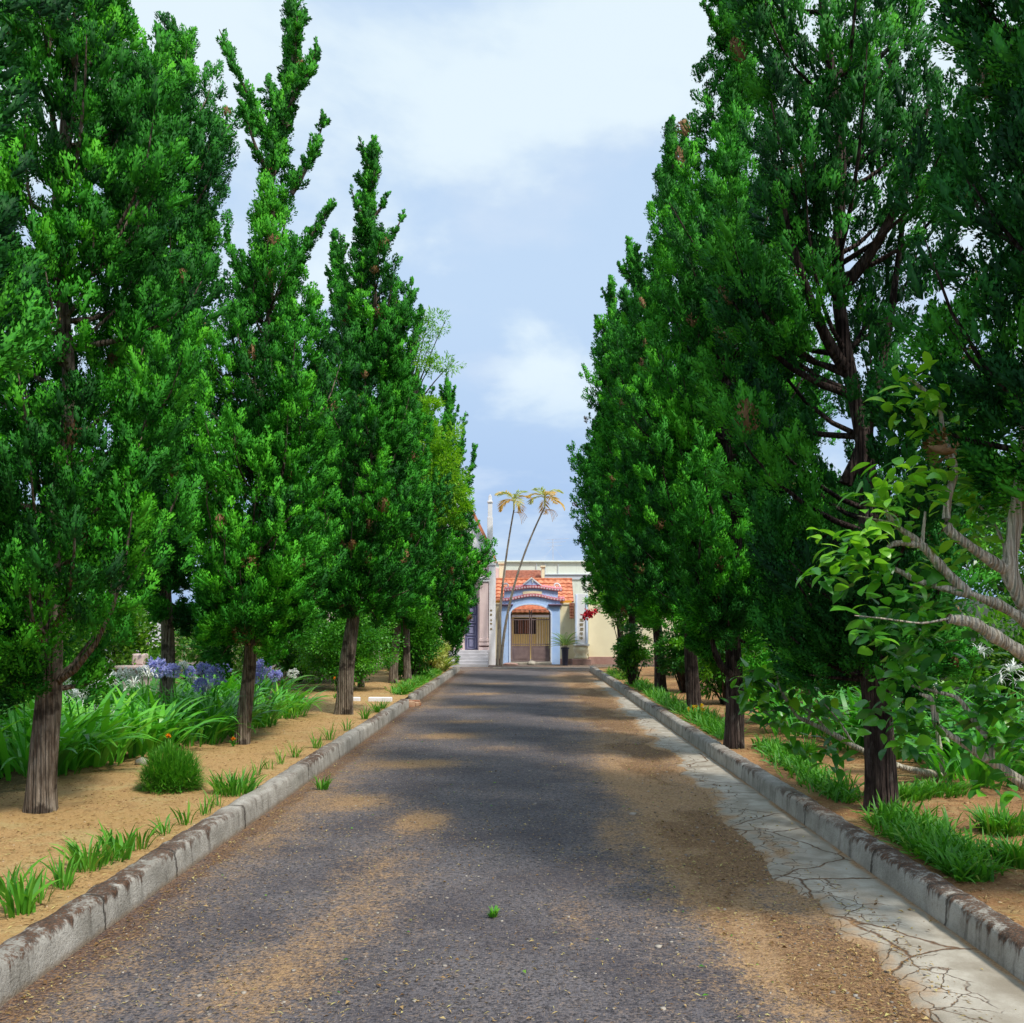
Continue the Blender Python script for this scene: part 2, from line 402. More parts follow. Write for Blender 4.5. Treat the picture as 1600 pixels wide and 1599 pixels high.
def kerb_material():
    m, nt, out = newmat('weathered_kerb_concrete')
    v = coords(nt); sz = nd(nt, 'ShaderNodeSeparateXYZ', {0: v}).outputs[2]
    nf = noise(nt, 60, 5, 0.65, v); nm = noise(nt, 3.2, 6, 0.65, v); nst = noise(nt, 1, 6, 0.7, coords(nt, (14, 11, 1.6)))
    col = mixc(nt, ss(nt, nm, 0.3, 0.7), (0.27, 0.25, 0.215), (0.47, 0.44, 0.39))
    col = mixc(nt, mth(nt, 'MULTIPLY', ss(nt, nf, 0.5, 0.72), 0.35), col, (0.16, 0.145, 0.12))
    col = mixc(nt, mth(nt, 'MULTIPLY', ss(nt, nst, 0.52, 0.68), 0.55), col, (0.10, 0.088, 0.07))
    # moss and leaf mould on the top, streaks running down from it, splash dirt along the foot
    top = ss(nt, mth(nt, 'ADD', sz, mth(nt, 'MULTIPLY', mth(nt, 'SUBTRACT', nst, 0.5), 0.30)), 0.135, 0.18)
    patch = ss(nt, mth(nt, 'ADD', nm, mth(nt, 'MULTIPLY', mth(nt, 'SUBTRACT', nf, 0.5), 0.5)), 0.36, 0.50)
    nlg = noise(nt, 0.55, 3, 0.5, v); patch = mth(nt, 'MULTIPLY', patch, mth(nt, 'ADD', 0.25, mth(nt, 'MULTIPLY', ss(nt, nlg, 0.42, 0.58), 0.75)))
    mould = mixc(nt, ss(nt, nf, 0.35, 0.7), (0.022, 0.014, 0.010), (0.14, 0.062, 0.03))
    col = mixc(nt, mth(nt, 'MULTIPLY', mth(nt, 'MULTIPLY', top, patch), 0.92), col, mould)
    foot = mth(nt, 'SUBTRACT', 1.0, ss(nt, mth(nt, 'ADD', sz, mth(nt, 'MULTIPLY', mth(nt, 'SUBTRACT', nst, 0.5), 0.08)), 0.0, 0.045))
    col = mixc(nt, mth(nt, 'MULTIPLY', foot, 0.6), col, (0.20, 0.125, 0.06))
    sy = nd(nt, 'ShaderNodeSeparateXYZ', {0: v}).outputs[1]
    jw = mth(nt, 'ADD', mth(nt, 'MULTIPLY', sy, 0.62), mth(nt, 'MULTIPLY', nm, 0.12))
    j = nd(nt, 'ShaderNodeTexVoronoi', {'W': jw, 'Scale': 1.0, 'Randomness': 0.8}, voronoi_dimensions='1D', feature='DISTANCE_TO_EDGE').outputs[0]
    jm = mth(nt, 'SUBTRACT', 1.0, ss(nt, j, 0.002, 0.012))
    col = mixc(nt, mth(nt, 'MULTIPLY', jm, 0.8), col, (0.045, 0.034, 0.026))
    finish(nt, out, col, 0.88, mth(nt, 'SUBTRACT', mth(nt, 'ADD', nf, mth(nt, 'MULTIPLY', nst, 0.6)), mth(nt, 'MULTIPLY', jm, 1.5)), 0.7, 0.018, 0.2)
    return m

M = {}
M['road'] = road_material()
M['soil_l'] = soil_material('sandy_soil', (0.30, 0.17, 0.065), (0.50, 0.315, 0.14), (0.40, 0.25, 0.10), (0.10, 0.075, 0.03))
M['soil_r'] = soil_material('reddish_soil', (0.25, 0.125, 0.05), (0.43, 0.235, 0.105), (0.17, 0.085, 0.04), (0.085, 0.055, 0.028))
M['ground'] = soil_material('garden_earth', (0.10, 0.08, 0.035), (0.17, 0.12, 0.055), (0.06, 0.085, 0.025), (0.05, 0.08, 0.02))
M['gutter'] = concrete_material('crazed_concrete')
M['plain_conc'] = concrete_material('pale_concrete', False)
M['kerb'] = kerb_material()

# ================================================================== ground, road, gutter
def st(o, label=None): o['kind'] = 'structure'; return o
g = np.concatenate([np.linspace(-400, -40, 8), np.linspace(-30, 30, 13), np.linspace(40, 400, 8)])
st(link('ground', grid_sheet(g, g + 60, lambda x, y: np.full_like(x, -0.03)), M['ground']))

def ell(x, y, cx, cy, rx, ry, k=1.0):
    q = ((x - cx) / rx) ** 2 + ((y - cy) / ry) ** 2
    return k * np.exp(-q * 1.2)

def tan_mask(x, y):  # sand along both edges, plus separate tan patches and cross stripes
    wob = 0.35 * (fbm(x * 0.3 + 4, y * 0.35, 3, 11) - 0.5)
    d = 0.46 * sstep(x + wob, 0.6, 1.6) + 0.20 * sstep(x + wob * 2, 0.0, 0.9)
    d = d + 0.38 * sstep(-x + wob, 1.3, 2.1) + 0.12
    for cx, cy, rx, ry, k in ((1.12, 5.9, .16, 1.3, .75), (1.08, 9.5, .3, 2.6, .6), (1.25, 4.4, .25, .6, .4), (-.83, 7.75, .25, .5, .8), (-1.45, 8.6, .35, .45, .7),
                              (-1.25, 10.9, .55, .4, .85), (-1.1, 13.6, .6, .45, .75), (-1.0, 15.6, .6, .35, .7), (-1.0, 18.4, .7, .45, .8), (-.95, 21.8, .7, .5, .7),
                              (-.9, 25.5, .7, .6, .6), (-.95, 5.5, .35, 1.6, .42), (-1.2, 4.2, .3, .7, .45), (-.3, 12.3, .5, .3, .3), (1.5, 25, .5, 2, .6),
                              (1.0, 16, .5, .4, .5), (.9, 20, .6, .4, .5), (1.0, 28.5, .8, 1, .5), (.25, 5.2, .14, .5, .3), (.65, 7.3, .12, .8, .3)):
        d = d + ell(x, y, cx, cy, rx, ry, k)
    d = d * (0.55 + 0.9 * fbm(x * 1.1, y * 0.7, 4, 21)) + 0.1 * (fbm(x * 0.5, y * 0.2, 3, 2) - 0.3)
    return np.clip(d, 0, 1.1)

def needles(x, y):
    n = 0.75 * ell(x, 0, -2.12, 0, .16, 1) + 0.85 * ell(x, 0, 1.45, 0, .30, 1) * sstep(fbm(x * 1.5, y * 0.9, 3, 31), .28, .55)
    right = sstep(x, .7, 1.2)
    return np.clip(n + (0.22 + .38 * right) * sstep(fbm(x * 1.9, y * 1.2, 4, 33), .46, .66), 0, 1)

ys = np.concatenate([np.linspace(-8, 2.4, 40)[:-1], 2.5 * (32.6 / 2.5) ** np.linspace(0, 1, 620)])
road_z = lambda x, y: 0.012 * (1 - (x / 2.2) ** 2) + 0.010 * (fbm(x * 9, y * 9, 4, 41) - 0.5) + 0.004 * (vnoise(x * 60, y * 60, 42) - 0.5)
st(link('driveway', grid_sheet(np.linspace(-2.2, 2.19, 150), ys, road_z, {'tan_mask': tan_mask, 'needles': needles}), M['road']))
st(link('forecourt', grid_sheet(np.linspace(-16, 16, 90), np.linspace(32.55, 40.0, 40), lambda x, y: 0.006 + 0.006 * (fbm(x, y, 3, 3) - 0.5),
        {'tan_mask': lambda x, y: 0.25 + 0.4 * fbm(x * 0.8, y, 3, 8), 'needles': lambda x, y: x * 0}), M['road']))

def gut_edge(y): return 1.60 + 0.30 * (fbm(y * 0.7, y * 0 + 3, 4, 51) - 0.5) + 0.16 * (vnoise(y * 2.6, y * 0, 52) - 0.5) + 0.09 * (fbm(y * 9, y * 0, 3, 57) - 0.5) + 0.02 * np.clip(y - 5, 0, 14) / 1.4 * 0.9
yg = np.concatenate([np.linspace(-8, 2.4, 30)[:-1], 2.5 * (26.5 / 2.5) ** np.linspace(0, 1, 900)])
U, Y = np.meshgrid(np.linspace(0, 1, 16), yg)
ed = gut_edge(Y); X = ed + (2.21 - ed) * U
Z = 0.014 + 0.012 * np.minimum(1, U * 3.5) - 0.02 * (U < 0.01) + 0.004 * (fbm(X * 5, Y * 5, 3, 53) - 0.5)
V = np.stack([X, Y, Z], -1).reshape(-1, 3); n = 16
i = np.arange(len(yg) - 1)[:, None] * n; j = np.arange(n - 1)[None]
me = np_mesh('gutter', V, np.stack([i + j, i + j + 1, i + n + j + 1, i + n + j], -1).reshape(-1, 4), None, True)
for k, arr in (('crazed', 0.85 * (1 - sstep(U, .15, .75)) + 0.25), ('sandy', 0.20 + 0.46 * (1 - sstep(U, 0, .45)) * (.5 + fbm(Y * 1.6, U * 3, 3, 58)) + 0.62 * sstep(U, .8, 1.0) + 0.30 * sstep(fbm(Y * .5, U * 2, 3, 9), .5, .7) + 0.3 * sstep(Y, 14, 24))):
    a = me.attributes.new(k, 'FLOAT', 'POINT'); a.data.foreach_set('value', arr.astype(np.float32).ravel())
st(link('gutter_path', me, M['gutter']))

# planting beds
def damp_l(x, y): return 0.9 * sstep(-x + 0.5 * (fbm(x * .8, y * .8, 3, 61) - .5), 4.0, 4.9) + 0.25 * (fbm(x * 1.4, y * 1.4, 3, 62) > .62)
def damp_r(x, y): return 0.8 * sstep(x + 0.8 * (fbm(x * .8, y * .8, 3, 63) - .5), 4.0, 5.2) + 0.3 * (fbm(x * 1.4, y * 1.4, 3, 64) > .6)
yb = np.concatenate([np.linspace(-8, 3.0, 40)[:-1], 3.1 * (32.3 / 3.1) ** np.linspace(0, 1, 260)])
xb = np.concatenate([np.linspace(2.355, 4.6, 62), np.linspace(4.75, 20, 50)])
st(link('planting_bed', grid_sheet(-xb[::-1], yb, soil_z, {'damp': damp_l}), M['soil_l']))
st(link('planting_bed', grid_sheet(xb, yb, soil_z, {'damp': damp_r}), M['soil_r']))

# kerbs: a worn profile swept along the drive, its arrises chipped by noise
def kerb(y0, y1, side, label, seed, capped=True):
    ny = int((y1 - y0) / 0.035) if y0 > 12 else int((y1 - y0) / 0.028)
    yy = np.linspace(y0, y1, ny)
    prof = [(0.0, -0.05), (0.0, 0.03), (0.004, 0.08), (0.006, 0.12), (0.010, 0.158), (0.022, 0.176), (0.05, 0.182), (0.09, 0.184), (0.13, 0.182), (0.155, 0.172), (0.165, 0.145), (0.166, 0.05), (0.166, -0.05)]
    m = len(prof); V = np.zeros((ny, m, 3))
    for k, (u, z) in enumerate(prof):
        e = 1.0 if 3 <= k <= 9 else 0.35
        du = 0.014 * e * (fbm(yy * 7, yy * 0 + k * 0.35, 4, seed) - 0.5) + 0.012 * (fbm(yy * 0.8, yy * 0, 2, seed + 5) - 0.5)
        dz = (0.024 * (fbm(yy * 9, yy * 0 + k * 0.45, 4, seed + 3) - 0.5) + 0.012 * (fbm(yy * 1.1, yy * 0 + 2, 3, seed + 9) - 0.5)) * (1 if 3 <= k <= 9 else 0)
        V[:, k, 0] = side * (2.19 + u + du); V[:, k, 1] = yy + (0.0); V[:, k, 2] = z + dz
    i = np.arange(ny - 1)[:, None] * m; j = np.arange(m - 1)[None]
    q = np.stack([i + j, i + j + 1, i + m + j + 1, i + m + j], -1).reshape(-1, 4)
    if side < 0: q = q[:, ::-1]
    cap = [[0, 1, 11, 12], [1, 2, 10, 11], [2, 3, 9, 10], [3, 4, 8, 9], [4, 5, 7, 8]]
    cap = np.array(cap); q = np.concatenate([q, cap, cap[:, ::-1] + (ny - 1) * m])
    me = np_mesh('kerb', V.reshape(-1, 3), q, None, True)
    o = link('concrete_kerb', me, M['kerb'])
    return tag(o, label, 'kerb')
kerb(-6, 18.2, -1, 'long grey concrete kerb with mossy top edging the left bed nearest the camera', 70)
kerb(19.4, 32.3, -1, 'shorter clean concrete kerb beyond the broken gap on the left side', 80)
kerb(-6, 32.4, 1, 'unbroken pale concrete kerb beside the cracked gutter on the right', 90)

# broken stub of kerb and brick rubble in the gap
bk = MB()
for (x, y, z, s, a) in ((-2.28, 18.55, .05, .17, .5), (-2.12, 18.75, .035, .11, 1.1), (-2.33, 18.95, .06, .15, 2.0), (-2.2, 19.2, .04, .12, .2)):
    c, sn = math.cos(a), math.sin(a)
    P8 = [(x + (c * dx - sn * dy) * s, y + (sn * dx + c * dy) * s, z + dz * s * 0.6) for dz in (-.6, .5) for dx, dy in ((-.9, -.5), (.8, -.55), (.95, .5), (-.8, .6))]
    bk.add(P8, [(3, 2, 1, 0), (4, 5, 6, 7), (0, 1, 5, 4), (1, 2, 6, 5), (2, 3, 7, 6), (3, 0, 4, 7)])
o = bk.build('brick_rubble', simple('broken_brick', (0.30, 0.13, 0.07), (0.42, 0.27, 0.17), 6, 0.9), bevel=0.012)
tag(o, 'reddish broken brick rubble filling the gap in the left kerb', 'rubble', kind='stuff')
# ================================================================== vegetation materials
def bark(name, a, b, c):
    m, nt, out = newmat(name)
    v = coords(nt, (24, 24, 4.5)); v2 = coords(nt)
    n1 = noise(nt, 1.0, 6, 0.65, v); n2 = noise(nt, 3.0, 5, 0.6, v2)
    col = mixc(nt, ss(nt, n1, 0.35, 0.66), a, b)
    col = mixc(nt, mth(nt, 'MULTIPLY', ss(nt, n2, 0.52, 0.60), 0.85), col, c)
    n3 = noise(nt, 14, 6, 0.7, coords(nt, (1, 1, .35))); col = mixc(nt, mth(nt, 'MULTIPLY', ss(nt, n3, 0.55, 0.7), 0.55), col, mixc(nt, 0.5, b, (0.5, 0.46, 0.40)))
    wv = nd(nt, 'ShaderNodeTexWave', {'Vector': coords(nt, (9, 9, 0.5)), 'Scale': 1.0, 'Distortion': 9.0, 'Detail': 4.0}).outputs[1]
    finish(nt, out, col, 0.92, mth(nt, 'ADD', n1, mth(nt, 'MULTIPLY', wv, 0.8)), 1.0, 0.05, 0.15)
    return m
M['bark_grey'] = bark('grey_brown_bark', (0.13, 0.095, 0.068), (0.35, 0.285, 0.22), (0.045, 0.032, 0.024))
M['bark_dark'] = bark('dark_red_bark', (0.036, 0.024, 0.021), (0.115, 0.082, 0.070), (0.018, 0.012, 0.011))
M['bark_pale'] = bark('pale_smooth_bark', (0.60, 0.53, 0.41), (0.74, 0.67, 0.54), (0.48, 0.43, 0.34))
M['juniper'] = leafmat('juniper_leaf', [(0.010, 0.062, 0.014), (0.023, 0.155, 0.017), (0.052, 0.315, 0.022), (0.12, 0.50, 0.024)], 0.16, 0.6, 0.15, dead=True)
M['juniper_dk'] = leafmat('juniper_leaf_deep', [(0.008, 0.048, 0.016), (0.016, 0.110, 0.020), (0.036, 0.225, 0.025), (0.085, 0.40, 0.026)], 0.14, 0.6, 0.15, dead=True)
M['broad'] = leafmat('broad_leaf', [(0.025, 0.12, 0.025), (0.055, 0.23, 0.022), (0.12, 0.37, 0.022), (0.26, 0.54, 0.035)], 0.34, 0.32, 0.5)
M['lime'] = leafmat('lime_leaf', [(0.06, 0.21, 0.012), (0.11, 0.32, 0.015), (0.19, 0.42, 0.02), (0.26, 0.46, 0.03)], 0.35, 0.5, 0.3)
M['strap'] = leafmat('strap_leaf', [(0.035, 0.19, 0.02), (0.07, 0.32, 0.024), (0.13, 0.45, 0.03), (0.23, 0.54, 0.04)], 0.28, 0.35, 0.45)
M['grass'] = leafmat('grass_blade', [(0.04, 0.17, 0.015), (0.07, 0.26, 0.02), (0.12, 0.34, 0.025), (0.34, 0.36, 0.09)], 0.3, 0.5, 0.3)
M['garden'] = leafmat('garden_leaf', [(0.025, 0.10, 0.018), (0.055, 0.19, 0.02), (0.12, 0.29, 0.025), (0.22, 0.38, 0.04)], 0.3, 0.5, 0.3)
M['variegated'] = leafmat('striped_leaf', [(0.12, 0.30, 0.03), (0.28, 0.42, 0.06), (0.50, 0.54, 0.14), (0.62, 0.62, 0.30)], 0.25, 0.45, 0.3)
M['white_fl'] = leafmat('white_petal', [(0.70, 0.72, 0.68), (0.85, 0.85, 0.80)], 0.3, 0.5, 0.2, (1, 1, 1))
M['blue_fl'] = leafmat('blue_petal', [(0.36, 0.38, 0.80), (0.48, 0.50, 0.88), (0.68, 0.68, 0.93)], 0.25, 0.5, 0.2, (1, 1, 1))
M['orange_fl'] = leafmat('orange_petal', [(0.75, 0.22, 0.02), (0.85, 0.38, 0.02)], 0.2, 0.5, 0.2, (1, 1, 1))
M['red_fl'] = leafmat('red_petal', [(0.45, 0.015, 0.03), (0.68, 0.05, 0.08)], 0.2, 0.5, 0.2, (1, 1, 1))
M['rust_fl'] = leafmat('rust_petal', [(0.45, 0.10, 0.03), (0.65, 0.20, 0.06)], 0.2, 0.5, 0.2, (1, 1, 1))
M['dry'] = leafmat('dry_leaf', [(0.10, 0.05, 0.02), (0.25, 0.14, 0.05), (0.42, 0.29, 0.13), (0.50, 0.44, 0.16)], 0.1, 0.7, 0.2)

# ------------------------------------------------------------------ junipers
def trunk_into(cl, P, r0, r1, n=16, flare=0.10, seed=1, var=0.5):
    """fluted, tapering trunk along the polyline P"""
    m = len(P); t = np.linspace(0, 1, m)
    z = P[:, 2] - P[0, 2]
    rad = r0 + (r1 - r0) * t ** 0.9 + r0 * flare * np.exp(-z / 0.16)
    V, Fq = tube_arr(P, rad, n)
    V = V.reshape(m, n, 3)
    a = np.arange(n) / n * 6.0
    k = 1 + 0.22 * (fbm(np.repeat(a[None], m, 0) + seed, np.repeat(z[:, None] * 0.9, n, 1), 3, seed) - 0.5) + 0.10 * np.sin(np.arange(n) / n * 2 * np.pi * 3 + seed)[None] * np.exp(-z / 1.2)[:, None]
    V = P[:, None] + (V - P[:, None]) * k[..., None]
    cl.add(V.reshape(-1, 3), Fq, var)

LEAFK, SOFT_NORMALS = 0.54, True
CORE, FRINGE = 0.24, 175
def soften(cl, NV):
    """turn every leaf of a spray outwards so it can be shaded by the spray's own rounded form"""
    V, Fq = np.concatenate(cl.V), np.concatenate(cl.F)
    fn = np.cross(V[Fq[:, 2]] - V[Fq[:, 0]], V[Fq[:, 3]] - V[Fq[:, 1]])
    fl = (fn * NV[Fq[:, 0]]).sum(1) < 0
    Fq[fl] = Fq[fl][:, ::-1]
    cl.V, cl.F = [V], [Fq]

def bez(a, b, c, t):
    t = t[..., None]
    return (1 - t) ** 2 * a + 2 * t * (1 - t) * b + t * t * c

def juniper(label, base, top, h, zb, R, leaf, dens=1.0, tr=0.13, mat='juniper', bk='bark_grey', gaps=(), arms=(), spire=1.0, group=None, prof=None, bushy=1.0, twin=None, lk=0.0):
    zb = zb - .2
    seed = int(abs(base[0]) * 97 + base[1] * 31)
    g = np.random.default_rng(seed)
    bz = float(soil_z(base[0], base[1])) - 0.03
    B = np.array([base[0], base[1], bz]); T = np.array([top[0], top[1], h])
    root = empty('juniper_tree', B, label, 'tree', group or 'junipers lining the drive')
    def axis(z):
        t = np.clip((np.asarray(z, float) - bz) / (h - bz), 0, 1.05)
        wob = 0.10 * np.sin(t * 7 + seed)
        return np.stack([B[0] + (T[0] - B[0]) * t + (wob * 2 + lk) * t * (1 - t) + .05 * np.sin(t * 23 + seed) * np.clip(t * 4, 0, 1), B[1] + (T[1] - B[1]) * t + 0.08 * np.cos(t * 6 + seed) * t, bz + (h - bz) * t], -1)
    wood = Cloud()
    zt = np.concatenate([bz + np.array([0, .05, .12, .22, .36, .55]), np.linspace(bz + .7, 3.2, 18), np.linspace(3.35, h * 0.93, 16)])
    trunk_into(wood, axis(zt), tr, 0.012, 18, seed=seed % 50)
    if twin is not None:
        tz = np.linspace(bz, bz + 3.0, 12); ax = axis(tz); ax[:, 0] += twin * (1 - (tz - bz) / 3.4); ax[:, 1] += .12
        trunk_into(wood, ax, tr * .8, tr * .5, 12, seed=seed % 50 + 3)
    pu, pr = prof or ([0, .05, .2, .45, .68, .84, .93, 1], [.5, .85, 1, .96, .72, .42, .2, .03])
    rz = lambda z: np.maximum(R * np.interp((z - zb) / (h - zb), pu, pr) - .24, .03)
    # branches: every one carries a flame-shaped plume of curled sprays
    nb = int(122 * dens * (h - zb) / 8)
    zc = np.linspace(zb, h, 400); wgt = rz(zc) + 0.25 * R; cdf = np.cumsum(wgt) / wgt.sum()
    z1 = np.interp((np.arange(nb) + g.random(nb)) / nb, cdf, zc)
    phi = np.arange(nb) * 2.399963 + g.normal(0, .5, nb)
    keep = np.ones(nb, bool)
    for (p0, p1, za, zc2, pk) in gaps:
        dphi = (phi - p0) % (2 * np.pi)
        keep &= ~((dphi < (p1 - p0)) & (z1 > za) & (z1 < zc2) & (g.random(nb) < pk))
    z1, phi = z1[keep], phi[keep]; nb = len(z1)
    r1 = rz(z1) * g.uniform(.62, 1.12, nb) * (1 + 0.20 * np.sin(phi * 2 + z1 * 1.7 + seed))
    out = np.stack([np.cos(phi), np.sin(phi), np.zeros(nb)], -1)
    side = np.stack([-np.sin(phi), np.cos(phi), np.zeros(nb)], -1)
    rise = g.uniform(.5, 1.25, nb) * np.clip(r1 / (.6 * R) + .25, .35, 1.15)
    low = np.clip(1 - (z1 - zb) / 1.3, 0, 1); rise = rise * (1 - .95 * low)
    A0 = axis(np.maximum(z1 - rise, bz + .8)); A1 = axis(z1)
    tip = A1 + out * r1[:, None] + side * (g.normal(0, .2, nb) * r1)[:, None] - np.array([0, 0, 1.0]) * (low * g.uniform(0, .45, nb))[:, None]
    ctl = A0 + out * (r1 * .85)[:, None] + np.array([0, 0, 1.0]) * (rise * .2)[:, None]
    tone = g.beta(1.3, 1.5, nb)
    for k in range(0, nb):
        ts = np.linspace(0, .95, 6)
        pts = bez(A0[k], ctl[k], tip[k], ts)
        wood.tube(pts, np.linspace(.014 + .012 * r1[k], .004, 6) * (1.5 if k % 6 == 0 else 1), 4, .5)
    npf = (g.integers(27, 42, nb) * bushy * np.clip(.5 + .6 * r1 / R, .5, 1.1)).astype(int)
    bi = np.repeat(np.arange(nb), npf); M_ = len(bi)
    s = 1.12 - 0.86 * g.random(M_) ** 1.0
    C = bez(A0[bi], ctl[bi], tip[bi], s)
    tn = unit(2 * (1 - s)[:, None] * (ctl - A0)[bi] + 2 * s[:, None] * (tip - ctl)[bi])
    wide = (.27 * np.sin(np.pi * np.clip(1.12 - s, .05, .8)) + .02) * np.clip(.18 + r1 / 1.0, .2, 1.05)[bi]   # plume half width
    q = unit(g.normal(size=(M_, 3))); q = unit(q - .75 * (q * tn).sum(1, keepdims=True) * tn)
    C = C + q * (wide * g.random(M_) ** .5)[:, None]
    D = unit(tn * .8 + q * .55 + out[bi] * .15 + np.array([0, 0, .5]) + g.normal(0, .3, (M_, 3)))
    PL = g.uniform(.09, .20, M_) * (.75 + .3 * R / 1.1) * np.where(s > 1, .8, 1) * np.clip(.55 + r1[bi] / .8, .6, 1); PR = g.uniform(.055, .105, M_) * np.where(s > .98, .6, 1)
    PT = np.clip(tone[bi] * .75 + g.normal(.12, .13, M_), 0, 1)
    # leader and spire: short sprays hugging the top of the trunk
    up = np.array([0, 0, 1.0]); ns = int(75 * spire); zs = h - (h - zb) * .26 * g.random(ns) ** 1.1
    C2 = axis(zs); a2 = g.random(ns) * 6.28
    o2 = np.stack([np.cos(a2), np.sin(a2), np.zeros(ns)], -1)
    D2 = unit(o2 * .45 + np.array([0, 0, 1.0])); PL2 = g.uniform(.16, .36, ns) * np.clip((h - zs) / 1.3 + .25, .25, 1)
    C, D = np.concatenate([C, C2]), np.concatenate([D, D2])
    PL = np.concatenate([PL, PL2]); PR = np.concatenate([PR, .042 * np.clip((h - zs) / 1.2 + .3, .4, 1)]); PT = np.concatenate([PT, g.uniform(.3, .8, ns)])
    arms = list(arms)
    for k in range(int(9 * spire)):
        z0 = h - (h - zb) * g.uniform(.05, .30); a = g.random() * 6.28; ln = g.uniform(.35, .7) * np.clip((h - z0) / 1.5 + .3, .4, 1.1); o_ = np.array([np.cos(a), np.sin(a), 0])
        pa = axis(z0); arms.append((pa, pa + o_ * ln * .5 + up * ln * .35, pa + o_ * ln * .72 + up * ln, .62))
    # long arms that stand away from the crown: (start, ctrl, tip, thickness)
    for (pa, pb, pc, wd) in arms:
        pa, pb, pc = np.array(pa, float), np.array(pb, float), np.array(pc, float)
        ln = np.linalg.norm(pc - pa)
        wood.tube(bez(pa, pb, pc, np.linspace(0, 1, 9)), np.linspace(.035, .006, 9) * (1.6 if wd < .01 else 1), 6, .5)
        if wd < .01: continue
        na = int(ln * 40); sa = np.sort(g.random(na)); Ca = bez(pa, pb, pc, sa)
        ta = unit((pb - pa) * 2 * (1 - sa)[:, None] + (pc - pb) * 2 * sa[:, None])
        C = np.concatenate([C, Ca]); D = np.concatenate([D, unit(ta + g.normal(0, .5, (na, 3)))])
        PL = np.concatenate([PL, g.uniform(.13, .24, na) * wd * (1.15 - .65 * sa)]); PR = np.concatenate([PR, .045 * wd * (1.1 - .6 * sa)]); PT = np.concatenate([PT, g.uniform(.2, .7, na)])
    M_ = len(C); leaf = leaf * LEAFK
    DEAD = (g.random(M_) < .008) & (np.arange(M_) < len(bi))
    cl = Cloud(); NV = []
    # solid heart of every spray: a small curled teardrop
    ka, kr = 6, 5
    tt = np.array([.02, .22, .5, .78, 1.0]); er = np.array([.25, .85, 1.0, .72, .12])
    rf = unit(g.normal(size=(M_, 3))); E1 = unit(np.cross(D, rf)); E2 = np.cross(D, E1)
    an = np.arange(ka) * 2 * np.pi / ka
    up = np.array([0, 0, 1.0])
    ax = C[:, None] + D[:, None] * (PL[:, None] * tt)[..., None] + up * (.18 * PL[:, None] * tt ** 2)[..., None]
    rr = (PR * CORE)[:, None, None] * er[None, :, None] * g.uniform(.6, 1.3, (M_, kr, ka))
    dirv = E1[:, None, :] * np.cos(an)[None, :, None] + E2[:, None, :] * np.sin(an)[None, :, None]
    V = ax[:, :, None] + dirv[:, None] * rr[..., None]
    nv = unit(dirv[:, None] + D[:, None, None] * (tt * 1.5 - .55)[None, :, None, None])
    i0 = (np.arange(M_) * ka * kr)[:, None, None]; jj = (np.arange(kr - 1) * ka)[None, :, None]; kk = np.arange(ka)[None, None]
    k2 = (kk + 1) % ka
    q4 = np.stack(np.broadcast_arrays(i0 + jj + kk, i0 + jj + k2, i0 + jj + ka + k2, i0 + jj + ka + kk), -1).reshape(-1, 4)
    cl.add(V.reshape(-1, 3), q4, np.repeat(np.where(DEAD, 1.0, np.clip(PT - .06, 0, .93)), ka * kr)); NV.append(nv.reshape(-1, 3))
    # fringe of scale-leaf twigs standing on it
    nl = np.maximum(10, (FRINGE * (.034 / leaf) ** 1.7 * (PL / .25)).astype(int))
    pi = np.repeat(np.arange(M_), nl); N = len(pi)
    t = g.random(N) ** .8
    ref = unit(g.normal(size=(N, 3))); rad = unit(ref - (ref * D[pi]).sum(1, keepdims=True) * D[pi])
    env = np.interp(t, tt, er)
    P = C[pi] + D[pi] * (PL[pi] * t)[:, None] + up * (.18 * PL[pi] * t ** 2)[:, None] + rad * (PR[pi] * env * np.sqrt(g.uniform(.12, 1.1, N)))[:, None]
    LD = unit(rad * .5 + D[pi] * .8 + up * .3 + g.normal(0, .3, (N, 3)))
    nrm = unit(rad + g.normal(size=(N, 3)) * .5)
    SN = unit(rad + D[pi] * (t * 1.5 - .4)[:, None] + g.normal(0, .1, (N, 3)))
    L = leaf * g.uniform(.6, 1.3, N)
    var = np.where(DEAD[pi], 1.0, np.clip(PT[pi] + .04 + g.normal(0, .07, N), 0, .93))
    cl.kites(P, LD, nrm, L, L * g.uniform(.38, .62, N), var, fold=.2)
    NV.append(np.repeat(SN, 4, 0))
    wood.build('trunk', M[bk], root, smooth=True)
    NV = np.concatenate(NV).astype(np.float32); soften(cl, NV)
    co = cl.build('crown', M[mat], root, smooth=True)
    co.data.normals_split_custom_set_from_vertices(NV)
    return root

J = juniper
TL, TR = 'tall juniper', 'tall juniper'
pi_ = math.pi
